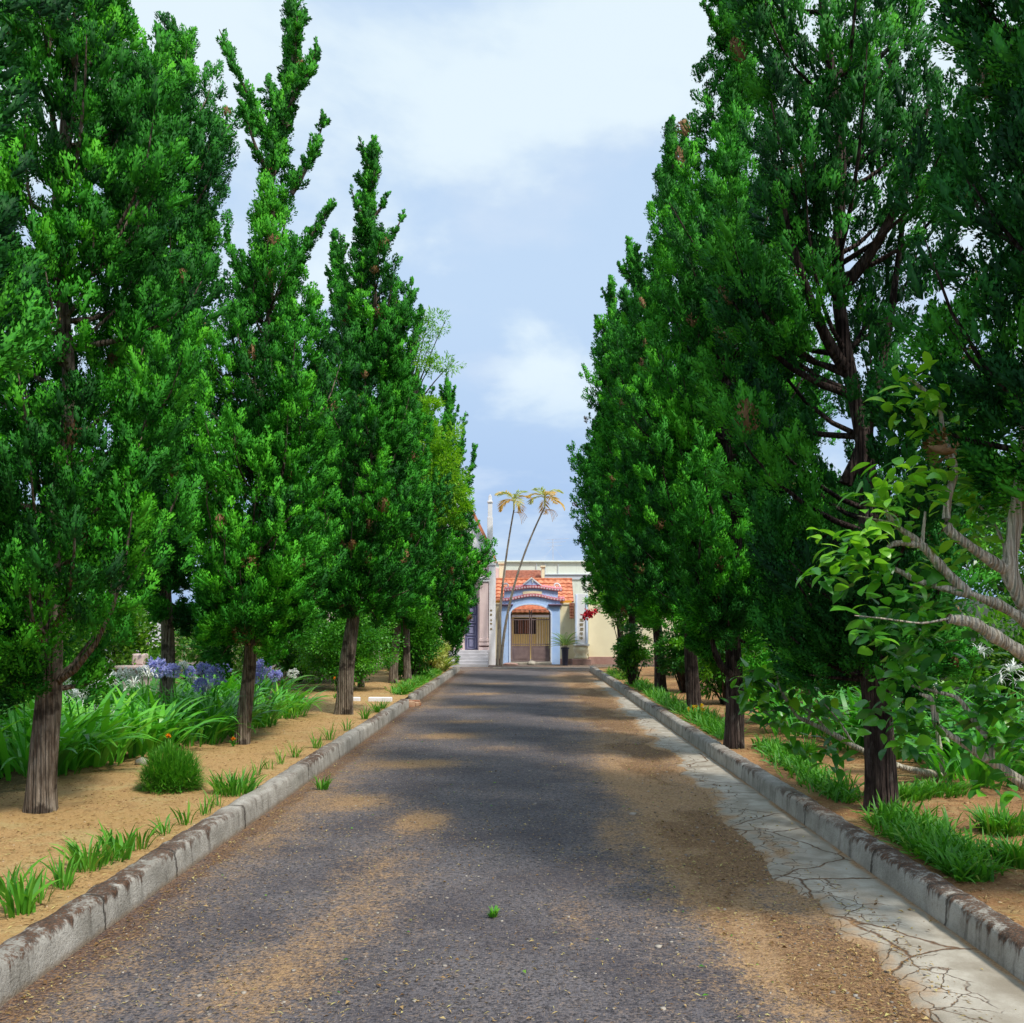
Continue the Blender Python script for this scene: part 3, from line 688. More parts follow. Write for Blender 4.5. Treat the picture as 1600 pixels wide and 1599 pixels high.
# left row, near to far
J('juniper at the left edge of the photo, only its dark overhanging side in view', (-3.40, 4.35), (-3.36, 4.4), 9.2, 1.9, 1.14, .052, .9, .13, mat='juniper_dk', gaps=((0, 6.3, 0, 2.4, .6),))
J('juniper with a bare grey trunk stained black on one side, nearest trunk on the left', (-3.72, 7.4), (-3.45, 7.5), 9.0, 1.3, 1.16, .054, 1.05, .118,
  gaps=((-2.8, -1.3, 3.3, 4.6, .55), (-1.0, 1.0, 0, 2.25, .95)))
J('juniper with the tallest narrow spire and a long leaning side arm, behind the agapanthus', (-3.42, 11.6), (-2.82, 11.7), 9.35, 1.6, 1.13, .062, 1.0, .098,
  arms=(((-2.95, 11.65, 7.2), (-3.2, 11.6, 7.6), (-3.66, 11.5, 8.72), 1.15), ((-2.86, 11.6, 5.9), (-2.55, 11.6, 6.3), (-2.34, 11.5, 6.6), 1), ((-2.82, 11.6, 6.8), (-2.6, 11.6, 7.1), (-2.42, 11.6, 7.7), .9),
        ((-2.85, 11.6, 7.6), (-3.05, 11.6, 7.8), (-3.12, 11.6, 8.2), .9), ((-3.0, 11.6, 5.4), (-3.5, 11.6, 5.6), (-3.58, 11.6, 6.3), 1), ((-2.8, 11.6, 8.0), (-2.6, 11.6, 8.2), (-2.5, 11.6, 8.6), .8)),
  prof=([0, .06, .2, .45, .56, .66, .8, .92, 1], [.6, .95, 1, .86, .58, .36, .24, .14, .02]))
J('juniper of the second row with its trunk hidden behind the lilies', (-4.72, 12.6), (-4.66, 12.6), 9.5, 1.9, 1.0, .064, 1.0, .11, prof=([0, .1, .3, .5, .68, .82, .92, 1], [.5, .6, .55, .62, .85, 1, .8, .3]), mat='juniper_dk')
J('juniper with a thick pale leaning trunk and slim pointed top, third along left kerb', (-2.93, 15.5), (-2.48, 15.6), 9.42, 2.05, 1.16, .070, 1.05, .150, lk=.55,
  arms=(((-2.5, 15.5, 5.6), (-2.0, 15.5, 5.8), (-1.82, 15.5, 7.1), 1.3), ((-2.45, 15.5, 5.0), (-1.9, 15.5, 5.4), (-1.70, 15.5, 6.6), 1.3), ((-2.5, 15.5, 6.2), (-2.9, 15.5, 6.6), (-2.98, 15.5, 7.9), 1)),
  prof=([0, .06, .2, .42, .6, .75, .88, 1], [.6, .95, 1, .85, .66, .5, .22, .02]))
J('juniper with a thin leaning trunk standing behind the thick pale one', (-3.75, 22.0), (-4.35, 22.0), 10.6, 2.5, 1.1, .088, .8, .08)
J('juniper with a forked double trunk, fourth along the left kerb', (-3.2, 23.4), (-3.1, 23.4), 9.0, 2.0, 1.12, .092, .9, .12, twin=.34, lk=.5)
J('juniper with a dark straight trunk in the green grass, fifth along the left kerb', (-3.05, 26.6), (-2.95, 26.6), 8.6, 2.1, 1.2, .10, .9, .15, bk='bark_dark')
J('juniper nearest the church steps, last along the left kerb', (-2.6, 31.0), (-2.5, 31.0), 9.5, 1.0, 1.5, .110, 1.0, .12, bk='bark_dark',
  prof=([0, .1, .26, .42, .55, .68, .8, .92, 1], [.38, .62, 1, .92, .7, .48, .3, .15, .02]),
  arms=(((-2.4, 31, 6.6), (-2.0, 31, 6.8), (-1.95, 31, 8.4), 1.4), ((-2.3, 31, 5.6), (-1.8, 31, 6.0), (-1.6, 31, 7.3), 1.4)))
# right row, near to far
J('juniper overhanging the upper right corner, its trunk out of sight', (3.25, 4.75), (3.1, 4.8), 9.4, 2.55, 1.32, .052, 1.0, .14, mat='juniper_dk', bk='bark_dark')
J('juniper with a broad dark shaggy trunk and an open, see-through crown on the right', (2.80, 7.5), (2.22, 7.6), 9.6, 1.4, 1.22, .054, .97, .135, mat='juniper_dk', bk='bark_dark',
  gaps=((-2.4, -.5, 2.7, 7.6, .70), (.6, 2.4, 3.0, 7.0, .5)), arms=(((2.52, 7.55, 2.7), (2.85, 7.5, 3.3), (3.0, 7.4, 5.6), .0001), ((2.5, 7.5, 3.6), (2.1, 7.2, 3.9), (1.85, 7.1, 5.0), .0001), ((2.45, 7.5, 4.2), (2.8, 7.2, 4.5), (2.95, 7.0, 5.4), .0001)))
J('juniper with a reddish dark trunk and a thin side stem, second along the right kerb', (2.48, 11.35), (2.40, 11.4), 9.7, 1.65, 1.16, .062, 1.05, .125, bk='bark_dark',
  arms=(((2.45, 11.3, 1.0), (2.1, 11.25, 1.1), (2.15, 11.2, 2.3), .0001),))
J('juniper with a double pointed top, third along the right kerb', (2.76, 15.6), (2.34, 15.6), 9.75, 1.95, 1.24, .070, 1.05, .13, bk='bark_dark',
  arms=(((2.45, 15.6, 8.0), (2.62, 15.6, 8.6), (2.60, 15.6, 9.7), 1), ((2.3, 15.6, 6.6), (1.9, 15.6, 6.8), (1.8, 15.6, 7.7), 1)))
J('juniper with a slender dark trunk, fourth along the right kerb', (2.95, 20.8), (2.3, 20.8), 9.9, 2.1, 1.30, .086, 1.0, .14, bk='bark_dark')
J('juniper with the highest rounded flank against the sky, fifth along the right kerb', (2.95, 25.6), (2.25, 25.6), 10.8, 2.2, 1.35, .098, 1.0, .12, bk='bark_dark')
J('juniper with a pale thin trunk by the gate wall, last along the right kerb', (3.15, 31.5), (2.85, 31.5), 9.6, 2.5, 1.50, .112, 1.0, .13, bk='bark_grey')
# ================================================================== plants of the beds
def soil(x, y): return float(soil_z(x, y))
def at_ground(x_, y_):
    """photo pixel of a base point on the bed -> (x, y)"""
    d = F * (H - 0.15) / (y_ - CY); return ((x_ - CX) / F * d, d)

# ---- strap-leaved lilies and agapanthus
def flower_ball(parent, P0, P1, mat, r, n=70):
    c = Cloud(); pts = bez(np.array(P0), np.array(P0) * .5 + np.array(P1) * .5 + np.array([0, 0, .05]), np.array(P1), np.linspace(0, 1, 6))
    st_ = Cloud(); st_.tube(pts, .007, 5, .4)
    d = rdir(n); d[:, 2] = d[:, 2] * .85 + .12; d = unit(d)
    C = np.array(P1) + d * (r * rng.uniform(.55, 1.0, (n, 1)))
    for k in range(4):
        q = unit(d + rng.normal(0, .55, (n, 3)))
        c.kites(C, q, rdir(n), r * .55, r * .26, np.clip(rng.normal(.5, .25, n), 0, 1), .3)
    c.build('flower_head', mat, parent); st_.build('stalk', M['strap'], parent)

def flower_spider(parent, P0, P1, mat, n=34, L=.13):
    c = Cloud(); s_ = Cloud()
    pts = bez(np.array(P0), np.array(P0) * .4 + np.array(P1) * .6 + np.array([0, 0, .06]), np.array(P1), np.linspace(0, 1, 6)); s_.tube(pts, .008, 5, .4)
    P = np.repeat(np.array(P1)[None], n, 0) + rng.normal(0, .02, (n, 3))
    c.blades(P, rng.uniform(0, 6.28, n), rng.uniform(.2, 1.4, n), rng.uniform(.7, 1.2, n) * L, np.full(n, .012), rng.uniform(1.0, 2.6, n), rng.uniform(.3, 1, n), 5)
    c.build('flower_head', mat, parent); s_.build('stalk', M['strap'], parent)

def lily(label, x, y, n=90, L=.85, W=.036, spread=.32, mat='strap', flowers=(), group='strap-leaved clumps behind the left junipers', tone=.5, name='lily_clump', bend=(1.0, 2.2), face=None):
    root = empty(name, (x, y, soil(x, y)), label, 'plant', group)
    c = Cloud(); a = rng.uniform(0, 6.28, n); r = spread * np.sqrt(rng.random(n))
    P = np.stack([x + r * np.cos(a) * 1.1, y + r * np.sin(a), np.full(n, soil(x, y) - .02)], -1)
    az = a + rng.normal(0, .5, n)
    c.blades(P, az, rng.uniform(.95, 1.5, n), L * rng.uniform(.65, 1.15, n), W * rng.uniform(.7, 1.25, n), rng.uniform(*bend, n), np.clip(rng.normal(tone, .22, n), 0, 1), 8, rng.normal(0, .35, n))
    c.build('leaves', M[mat], root)
    for (kind, fx, fy, r_) in flowers:
        p = px(fx, fy, y - .05 + rng.uniform(-.1, .1))
        p0 = (x + (p[0] - x) * .35, y, soil(x, y))
        if kind == 'blue': flower_ball(root, p0, p, M['blue_fl'], r_ * 1.25, 90)
        elif kind == 'pale': flower_ball(root, p0, p, M['white_fl'], r_, 50)
        else: flower_spider(root, p0, p, M['white_fl'], L=r_)
    return root

lily('spider lily clump left of the nearest grey trunk, with pale wispy flowers', -4.72, 9.2, 110, .95, .06, .38, tone=.45, flowers=(('w', 12, 1062, .15), ('w', 34, 1052, .14)))
lily('broad-leaved spider lily clump with a cluster of white flowers right of the nearest grey trunk', -4.55, 10.0, 110, .95, .06, .38, tone=.6, flowers=(('w', 118, 1086, .17), ('w', 133, 1092, .17), ('w', 104, 1080, .15), ('w', 100, 1064, .15), ('w', 152, 1076, .15)))
lily('spider lily clump with single white flowers hanging over its leaves toward the sand', -4.28, 10.7, 120, .85, .045, .36, tone=.5, flowers=(('w', 147, 1110, .11), ('w', 177, 1120, .10), ('w', 232, 1055, .15), ('w', 205, 1072, .14), ('w', 168, 1068, .13)))
lily('agapanthus clump with two touching round blue heads', -4.1, 11.6, 150, .85, .036, .40, tone=.4, flowers=(('blue', 246, 1044, .088), ('blue', 270, 1049, .062)))
lily('agapanthus clump with three blue heads and a white one just left of a trunk', -4.0, 12.4, 150, .86, .036, .38, tone=.35, flowers=(('blue', 318, 1046, .062), ('blue', 339, 1055, .085), ('blue', 314, 1072, .07), ('w', 324, 1076, .13)))
lily('agapanthus clump with pale blue heads just right of a trunk', -3.95, 13.6, 150, .78, .032, .38, tone=.5, flowers=(('blue', 411, 1042, .075), ('blue', 402, 1060, .06), ('blue', 430, 1056, .062)))
lily('agapanthus clump with one washed-out whitish head, last of the row', -3.8, 15.0, 140, .68, .030, .36, tone=.55, flowers=(('pale', 458, 1053, .07),))
for (x, y) in ((-5.2, 10.4), (-5.4, 12.0), (-5.0, 13.2), (-5.6, 14.2), (-4.9, 15.2), (-5.5, 8.6), (-6.2, 9.9), (-6.4, 11.6), (-4.6, 16.6), (-5.5, 16.8), (-6.6, 13.6), (-5.7, 7.4)):
    k_ = rng.random()
    lily('green strap-leaved clump without flowers, one of those filling the second row', x, y, 90, .95, .045, .4, tone=rng.uniform(.35, .7))

for (lb, x, y, fl) in (('strap-leaved clump with a dense bunch of whitish blooms between trunk and memorial', -5.0, 12.7, (('pale', 196, 1052, .08), ('pale', 208, 1060, .07), ('w', 222, 1050, .15), ('w', 180, 1058, .14))),
        ('strap-leaved clump with several pale lilac heads behind the blue agapanthus', -4.9, 14.4, (('blue', 296, 1050, .06), ('blue', 352, 1046, .06), ('pale', 300, 1062, .06), ('pale', 286, 1040, .06))),
        ('strap-leaved clump with pale spidery blooms at the left edge behind the rust flowers', -5.9, 10.5, (('w', 60, 1058, .15), ('w', 82, 1066, .14), ('pale', 20, 1070, .06)))):
    lily(lb, x, y, 80, .9, .04, .36, tone=.5, flowers=fl)

# ---- grass tufts along the left kerb, weeds
def tuft(label, x, y, h, n, r=.06, W=.012, name='grass_tuft', group='grass tufts behind the left kerb', z=None, tone=.45, mat='grass', bend=(.2, 1.5), cat='grass tuft'):
    c = Cloud(); a = rng.uniform(0, 6.28, n); q = r * np.sqrt(rng.random(n)); z = soil(x, y) - .01 if z is None else z
    P = np.stack([q * np.cos(a), q * np.sin(a), np.zeros(n)], -1)
    c.blades(P, a + rng.normal(0, .7, n), rng.uniform(1.0, 1.55, n), h * rng.uniform(.55, 1.15, n), W * rng.uniform(.7, 1.3, n), rng.uniform(*bend, n), np.clip(rng.normal(tone, .2, n), 0, 1), 5, rng.normal(0, .5, n))
    o = c.build(name, M[mat]); o.location = (x, y, z)
    return tag(o, label, cat, group)
thin = 'thin wispy grass tuft, one of many along the left kerb'
broad = 'fresh broad-bladed grass tuft on the sand behind the left kerb'
for (x_, y_, h, n, w, lb) in ((32, 1425, .26, 34, .017, broad), (5, 1400, .24, 30, .016, broad), (100, 1385, .24, 26, .011, thin), (138, 1358, .26, 60, .012, broad), (184, 1340, .30, 22, .022, broad),
        (212, 1325, .20, 22, .014, broad), (160, 1350, .20, 30, .010, thin), (255, 1300, .19, 18, .009, thin), (291, 1285, .20, 16, .010, thin), (318, 1270, .24, 14, .008, thin), (340, 1258, .20, 14, .008, thin),
        (402, 1210, .22, 16, .008, thin), (422, 1200, .18, 14, .008, thin), (462, 1182, .22, 22, .009, thin), (495, 1168, .22, 24, .010, thin), (515, 1155, .25, 24, .010, thin), (545, 1140, .22, 18, .010, thin),
        (570, 1122, .22, 40, .011, thin), (590, 1112, .24, 46, .011, thin), (608, 1106, .2, 40, .011, thin), (62, 1405, .2, 14, .010, thin), (372, 1232, .2, 16, .008, thin), (440, 1192, .2, 16, .008, thin)):
    x, y = at_ground(x_, y_); tuft(lb, min(x, -2.44), y, h, n, .05 if lb == thin else .07, w)
x, y = at_ground(366, 1238); tuft('dense low iris-like clump, greener than its neighbours, behind the left kerb', x, y, .24, 150, .17, .014, 'leafy_clump', None, tone=.4, cat='plant')
x, y = at_ground(268, 1232)
c = Cloud(); n = 7000; dd = unit(rng.normal(size=(n, 3)) * [1, 1, .9] + [0, 0, .35]); dd[:, 2] = np.abs(dd[:, 2])
lumps = 1 + .22 * (fbm(dd[:, 0] * 3 + 5, dd[:, 1] * 3 + dd[:, 2] * 2, 3, 77) - .5) * 2
Pc = dd * np.array([.255, .25, .34]) * lumps[:, None] * (rng.random((n, 1)) ** .35)
c.blades(Pc, np.arctan2(dd[:, 1], dd[:, 0]) + rng.normal(0, .6, n), np.clip(np.arcsin(dd[:, 2]) + rng.normal(.25, .35, n), -.2, 1.5), rng.uniform(.05, .12, n), np.full(n, .006), rng.uniform(-.2, .9, n), np.clip(rng.normal(.42, .18, n), 0, 1), 3)
o = c.build('grass_cushion', M['grass']); o.location = (x, y, soil(x, y)); tag(o, 'round cushion of fine bright green grass on the bare sand between two trunks', 'plant')
tuft('single weed growing out of the joint at the foot of the left kerb', -1.95, 9.25, .16, 40, .05, .012, 'weed', None, z=.0, cat='weed')
tuft('tiny flat green weed in the middle of the asphalt', -.17, 5.2, .07, 26, .02, .014, 'weed', None, z=.012, bend=(.6, 1.6), cat='weed')
for (x_, y_, lb) in ((263, 1150, 'orange blossom on a short stalk beside the round grass cushion'), (364, 1155, 'orange blossom at the foot of the spired juniper'), (523, 1060, 'orange blossom by the green hedge bush')):
    d = {263: 10.2, 364: 11.3, 523: 18.5}[x_]; x = (x_ - CX) / F * d; zt = H - (y_ - CY) / F * d
    root = empty('marigold', (x, d, soil(x, d)), lb, 'flower'); c = Cloud(); n = 26
    c.kites(np.repeat([[x, d, zt]], n, 0), unit(rdir(n) + np.array([0, -.3, .3])), rdir(n), .034, .024, rng.random(n), .2); c.build('blossom', M['orange_fl'], root)
    c = Cloud(); c.tube(np.array([[x, d, soil(x, d)], [x + .01, d, zt * .6], [x, d, zt]]), .005, 5, .4)
    c.blades(np.repeat([[x, d, soil(x, d)]], 8, 0), rng.uniform(0, 6.28, 8), rng.uniform(.6, 1.3, 8), rng.uniform(.08, .16, 8), np.full(8, .02), rng.uniform(.4, 1, 8), .4); c.build('stalk', M['grass'], root)

# ---- border clumps along the right kerb
def border(label, p0, p1, hw, h, n, W=.016, tone=.35):
    (x0, y0), (x1, y1) = at_ground(*p0), at_ground(*p1)
    c = Cloud(); t = rng.random(n); q = rng.normal(0, .45, n) * hw * np.sqrt(np.clip(4 * t * (1 - t) + .25, 0, 1))
    mx, my = (x0 + x1) / 2, (y0 + y1) / 2; L = math.hypot(x1 - x0, y1 - y0); ux, uy = (x1 - x0) / L, (y1 - y0) / L
    P = np.stack([x0 + (x1 - x0) * t - uy * q, y0 + (y1 - y0) * t + ux * q, np.zeros(n)], -1)
    P[:, 0] = np.where(np.abs(P[:, 0]) < 2.46, np.sign(P[:, 0]) * (2.46 + .5 * np.abs(2.46 - np.abs(P[:, 0]))), P[:, 0])
    P[:, 2] = soil_z(P[:, 0], P[:, 1]) - .01
    c.blades(P - np.array([mx, my, 0]), rng.uniform(0, 6.28, n), rng.uniform(.5, 1.5, n), h * rng.uniform(.5, 1.25, n), W * rng.uniform(.6, 1.3, n), rng.uniform(.3, 1.6, n), np.clip(rng.normal(tone, .2, n), 0, 1), 5, rng.normal(0, .5, n))
    o = c.build('border_grass', M['grass']); o.location = (mx, my, 0)
    return tag(o, label, 'border plant', 'grassy border clumps along the right kerb')
border('long lush border clump starting at the broad dark trunk, nearest on the right', (1395, 1278), (1520, 1375), .26, .20, 1500)
border('long narrow border clump between the first two right-hand trunks', (1195, 1165), (1325, 1253), .22, .18, 1300)
yb_ = border('border clump with small yellow blooms between the second and third right-hand trunks', (1082, 1112), (1135, 1156), .28, .20, 1100)
border('border clump between the third and fourth right-hand trunks', (1018, 1082), (1064, 1115), .3, .22, 900)
border('small border clump beside the dark shrub, on the right kerb', (988, 1066), (1012, 1080), .3, .22, 600)
border('small yellowish border clump at the far end of the right kerb', (950, 1052), (974, 1062), .4, .26, 600, tone=.6)
c = Cloud(); p = px(1091, 1106, 15.0)
for k in range(7):
    q = p + np.array([rng.normal(0, .07), rng.normal(0, .1), rng.normal(0, .04)]); c.kites(np.repeat([q], 12, 0), unit(rdir(12) + np.array([0, -.4, .4])), rdir(12), .035, .025, rng.random(12), .2)
    c.tube(np.array([[q[0], q[1], .14], q]), .004, 4, .1)
c.build('yellow_blooms', leafmat('yellow_petal', [(.65, .42, .02), (.8, .6, .03)], .2), yb_)
for (x_, y_, h, n, r, lb) in ((1565, 1300, .22, 240, .14, 'sparse weedy clump at the right edge of the photo, farther of two'), (1592, 1350, .2, 240, .13, 'sparse weedy clump at the right edge of the photo, nearer of two'), (1412, 1245, .17, 300, .22, 'low weed patch just right of the broad dark trunk'),
        (1470, 1240, .16, 260, .2, 'low weed patch by the thin stem of the sprawling bush'), (1255, 1180, .2, 160, .13, 'small weed clump below the sprawling bush left of the broad trunk')):
    x, y = at_ground(x_, y_); tuft(lb, x, y, h, n, r, .014, 'weed_clump', None, tone=.4, bend=(.4, 1.6), cat='weed')
border('lush grass verge under the last left junipers', (640, 1085), (702, 1052), .6, .2, 3800, .02, .5)['group'] = 'verge grass'
M['bush'] = leafmat('bush_leaf', [(0.02, 0.11, 0.012), (0.04, 0.20, 0.014), (0.075, 0.30, 0.018), (0.13, 0.38, 0.02)], .25, .45, .35)

# ---- shrubs and broadleaf trees
def leaf_mass(c, cen, rad, nclump, nleaf, L, W, seed, tone=.5, droop=0.2, cl_r=.28):
    g = np.random.default_rng(seed); cen = np.array(cen, float); rad = np.array(rad, float)
    d = unit(g.normal(size=(nclump, 3))); C = cen + d * rad * (g.random((nclump, 1)) ** .4) * g.uniform(.75, 1.1, (nclump, 1))
    ct = np.clip(g.normal(tone, .22, nclump), 0, 1); cr = cl_r * g.uniform(.6, 1.3, nclump) * rad.mean()
    i = np.repeat(np.arange(nclump), nleaf); n = len(i)
    o = unit(g.normal(size=(n, 3))); P = C[i] + o * (cr[i] * g.random(n) ** .5)[:, None] * np.array([1.15, 1.15, .8])
    D = unit(o * .7 + d[i] * .6 + g.normal(0, .45, (n, 3)) + np.array([0, 0, .25 - droop]))
    N = unit(np.array([0, 0, 1.0]) + g.normal(0, .6, (n, 3)))
    c.kites(P, D, N, L * g.uniform(.6, 1.3, n), W * g.uniform(.7, 1.2, n), np.clip(ct[i] + g.normal(0, .13, n), 0, 1), .25)
    return C

def shrub(name, label, x, y, rad, zc, mat, n=(70, 130), L=.07, W=.035, group=None, seed=1, stems=9, cat='shrub', tone=.5, fl=None):
    b = soil(x, y) if abs(x) < 20 and y < 32 else 0
    root = empty(name, (x, y, b), label, cat, group)
    c = Cloud(); C = leaf_mass(c, (x, y, b + zc), rad, n[0], n[1], L, W, seed, tone)
    s = Cloud()
    for k in range(min(stems, len(C))):
        e = C[k]; a = np.array([x + (e[0] - x) * .15, y + (e[1] - y) * .15, b - .03])
        s.tube(bez(a, a * .5 + e * .5 + np.array([0, 0, .15]), e, np.linspace(0, 1, 6)), np.linspace(.022, .006, 6), 5, .5)
    if stems: s.build('stems', M['bark_dark'], root, True)
    c.build('foliage', M[mat], root)
    if fl:
        mt, pts, r = fl
        f = Cloud()
        for p in pts:
            f.kites(np.repeat([p], 22, 0) + rng.normal(0, r * .3, (22, 3)), unit(rdir(22) + np.array([0, -.4, .2])), rdir(22), r, r * .6, rng.random(22), .2)
        f.build('blossoms', M[mt], root)
    return root

shrub('clipped_bush', 'big rounded bright green bush behind the thick pale leaning trunk', -3.95, 21.0, (1.05, .9, .95), .98, 'bush', (150, 190), .06, .034, seed=3, tone=.55)
shrub('clipped_bush', 'rounded bright green bush with orange tips, right of the thick pale trunk', -3.0, 25.0, (.85, .8, 1.0), 1.05, 'bush', (120, 170), .07, .04, seed=4, tone=.6, fl=('orange_fl', [px(572, 948, 24.2), px(585, 953, 24.2), px(597, 960, 24.2)], .1))
shrub('variegated_shrub', 'white and green striped shrub between the far left trunks', -3.5, 27.6, (.7, .6, .55), .6, 'variegated', (40, 80), .13, .03, seed=5, tone=.7)
shrub('variegated_shrub', 'striped shrub right of the dark straight trunk in the green grass', -2.85, 29.0, (.55, .5, .45), .5, 'variegated', (36, 80), .13, .03, seed=6, tone=.55)
lily('yellow striped rosette plant at the far end of the left bed', -2.62, 29.6, 90, .75, .06, .14, 'variegated', group=None, tone=.5, name='striped_rosette', bend=(.8, 2.0))
shrub('dark_shrub', 'dense dark shrub with many upright stems beside the far right kerb', 2.55, 22.6, (.42, .5, .62), .82, 'broad', (60, 120), .08, .035, seed=7, tone=.3, stems=26)
shrub('dark_shrub', 'dark shrub between the third and fourth right-hand trunks', 3.35, 20.2, (.6, .55, .7), .9, 'broad', (60, 120), .09, .04, seed=8, tone=.25, stems=20)
shrub('dark_shrub', 'dark shrub between the second and third right-hand trunks', 3.6, 17.2, (.65, .6, .65), .85, 'broad', (60, 120), .09, .045, seed=9, tone=.35, stems=18)
shrub('leafy_bush', 'loose bright leafy bush behind the second right-hand trunk', 3.6, 14.0, (.55, .5, .75), .95, 'broad', (40, 60), .11, .05, seed=10, tone=.55, stems=12)
shrub('hibiscus_bush', 'hibiscus with red blooms showing under the far right junipers', 3.0, 28.0, (.7, .6, .8), 1.9, 'broad', (50, 90), .1, .05, seed=11, tone=.35, stems=14, fl=('red_fl', [px(1004, 929, 24.0)], .13))
shrub('bougainvillea', 'red-flowered climber hanging by the white lettered pillar', 3.0, 36.2, (.75, .3, .5), 2.5, 'broad', (30, 60), .1, .05, seed=12, tone=.4, stems=0, fl=('red_fl', [px(917, 958, 35.7), px(923, 962, 35.7), px(913, 963, 35.7), px(928, 956, 35.7)], .16))
shrub('leafy_bush', 'loose light green bush with rust-coloured flowers at the left edge', -6.3, 10.9, (.8, .7, .6), .6, 'garden', (50, 70), .1, .045, seed=13, tone=.5, fl=('rust_fl', [px(8, 1043, 10.4), px(36, 1048, 10.5), px(2, 1052, 10.4)], .09))
shrub('leafy_bush', 'light leafy bush low at the left edge before the lilies', -4.75, 7.6, (.5, .5, .4), .35, 'garden', (36, 60), .09, .045, seed=14, tone=.45)
k = 15
for (x, y, r, zc, mt, tn) in ((-7.2, 13.5, 1.0, 1.0, 'garden', .55), (-8.4, 11.5, 1.1, 1.2, 'garden', .7), (-7.0, 17.0, 1.0, 1.0, 'garden', .6), (-6.2, 19.5, 1.1, 1.0, 'garden', .4), (-8.8, 16.5, 1.2, 1.3, 'garden', .45), (-5.6, 23.5, 1.0, 1.1, 'bush', .4),
                              (-6.5, 27.0, 1.2, 1.2, 'garden', .5), (-9.8, 20.5, 1.3, 1.3, 'garden', .5), (-5.0, 30.0, 1.0, 1.0, 'broad', .5)):
    shrub('garden_shrub', 'leafy garden shrub in the mixed planting behind the left junipers', x, y, (r, r, r * .9), zc, mt, (60, 100), .11, .05, 'shrubs behind the left junipers', k, tone=tn); k += 1
for (x, y, r, zc, mt, tn) in ((6.4, 12.5, 1.0, 1.0, 'garden', .4), (7.2, 9.6, 1.0, 1.1, 'broad', .4), (5.2, 16.5, .9, .9, 'garden', .5), (5.4, 21.0, 1.1, 1.1, 'broad', .45), (6.8, 18.5, 1.2, 1.3, 'garden', .35), (5.0, 26.0, 1.1, 1.1, 'garden', .45), (7.0, 24.0, 1.2, 1.4, 'broad', .4), (6.0, 30.0, 1.1, 1.2, 'garden', .5)):
    shrub('garden_shrub', 'leafy garden shrub in the mixed planting behind the right junipers', x, y, (r, r, r * .9), zc, mt, (60, 100), .11, .05, 'shrubs behind the right junipers', k, tone=tn); k += 1
# spider lilies on the right
for (x, y, lb, fl) in ((4.9, 9.6, 'spider lily clump with drooping white flowers at the right edge', (('w', 1582, 1048, .17), ('w', 1560, 1062, .15), ('w', 1596, 1070, .15))), (4.35, 10.4, 'spider lily clump behind the thin stem of the sprawling bush', (('w', 1490, 1040, .14), ('w', 1530, 1020, .15), ('w', 1545, 1075, .14))),
                       (3.95, 11.2, 'dark spider lily clump right behind the broad dark trunk', (('w', 1395, 1015, .13), ('w', 1420, 1075, .13)))):
    lily(lb, x, y, 120, 1.0, .05, .38, tone=.25, flowers=fl, group='spider lilies behind the right junipers')
for (x, y) in ((5.6, 9.0), (5.5, 10.6), (4.7, 12.0), (3.6, 12.6), (5.9, 11.8), (4.2, 8.9), (6.3, 9.9)):
    lily('dark green strap-leaved clump without flowers on the right', x, y, 100, .95, .045, .4, tone=.25, group='spider lilies behind the right junipers')

def broad_tree(name, label, x, y, h, rad, mat, seed, group=None, n=(90, 150), L=.12, W=.055, tone=.5, zfrac=.66, tr=.11, cat='tree', limbs=26, extra=()):
    g = np.random.default_rng(seed); root = empty(name, (x, y, 0), label, cat, group)
    c = Cloud(); C = leaf_mass(c, (x, y, h * zfrac), rad, n[0], n[1], L, W, seed, tone, cl_r=.24)
    s = Cloud(); tz = np.linspace(-.05, h * .8, 12); P = np.stack([x + .12 * np.sin(tz + seed), y + .1 * np.cos(tz), tz], -1)
    trunk_into(s, P, tr, .02, 10, seed=seed)
    for (ex, r_, nn) in extra:
        C = np.concatenate([leaf_mass(c, ex, r_, nn, n[1], L, W, seed + 5, tone, cl_r=.3), C]) if nn > 8 else np.concatenate([leaf_mass(c, ex, r_, nn * 8, 16, L * .8, W * .8, seed + 5, tone - .2, cl_r=.22)[::19], C])
    for e in C[:limbs]:
        j = int(np.clip(np.searchsorted(tz, e[2] - .9), 2, 10)); a = P[j]
        s.tube(bez(a, a * .45 + e * .55 + np.array([0, 0, .25]), e, np.linspace(0, 1, 6)), np.linspace(tr * .35, .008, 6), 5, .5)
    s.build('trunk', M['bark_grey'], root, True); c.build('crown', M[mat], root)
    return root
lo = 'leafy broadleaf tree among those closing the view behind the left junipers'
for i, (x, y, h, r, mt, tn) in enumerate(((-9.5, 9.0, 5.6, 1.9, 'garden', .65), (-11.5, 13.5, 6.2, 2.2, 'garden', .55), (-9.8, 24.0, 5.6, 2.0, 'garden', .5), (-11.5, 18.5, 5.0, 2.1, 'broad', .5), (-8.2, 30.0, 5.6, 2.0, 'garden', .45), (-12.5, 29.0, 7.0, 2.4, 'broad', .45), (-7.6, 6.6, 3.9, 1.3, 'lime', .35))):
    broad_tree('broadleaf_tree', lo, x, y, h, (r, r, r * .8), mt, 40 + i, 'broadleaf trees behind the left junipers', tone=tn)
ro = 'leafy broadleaf tree among those closing the view behind the right junipers'
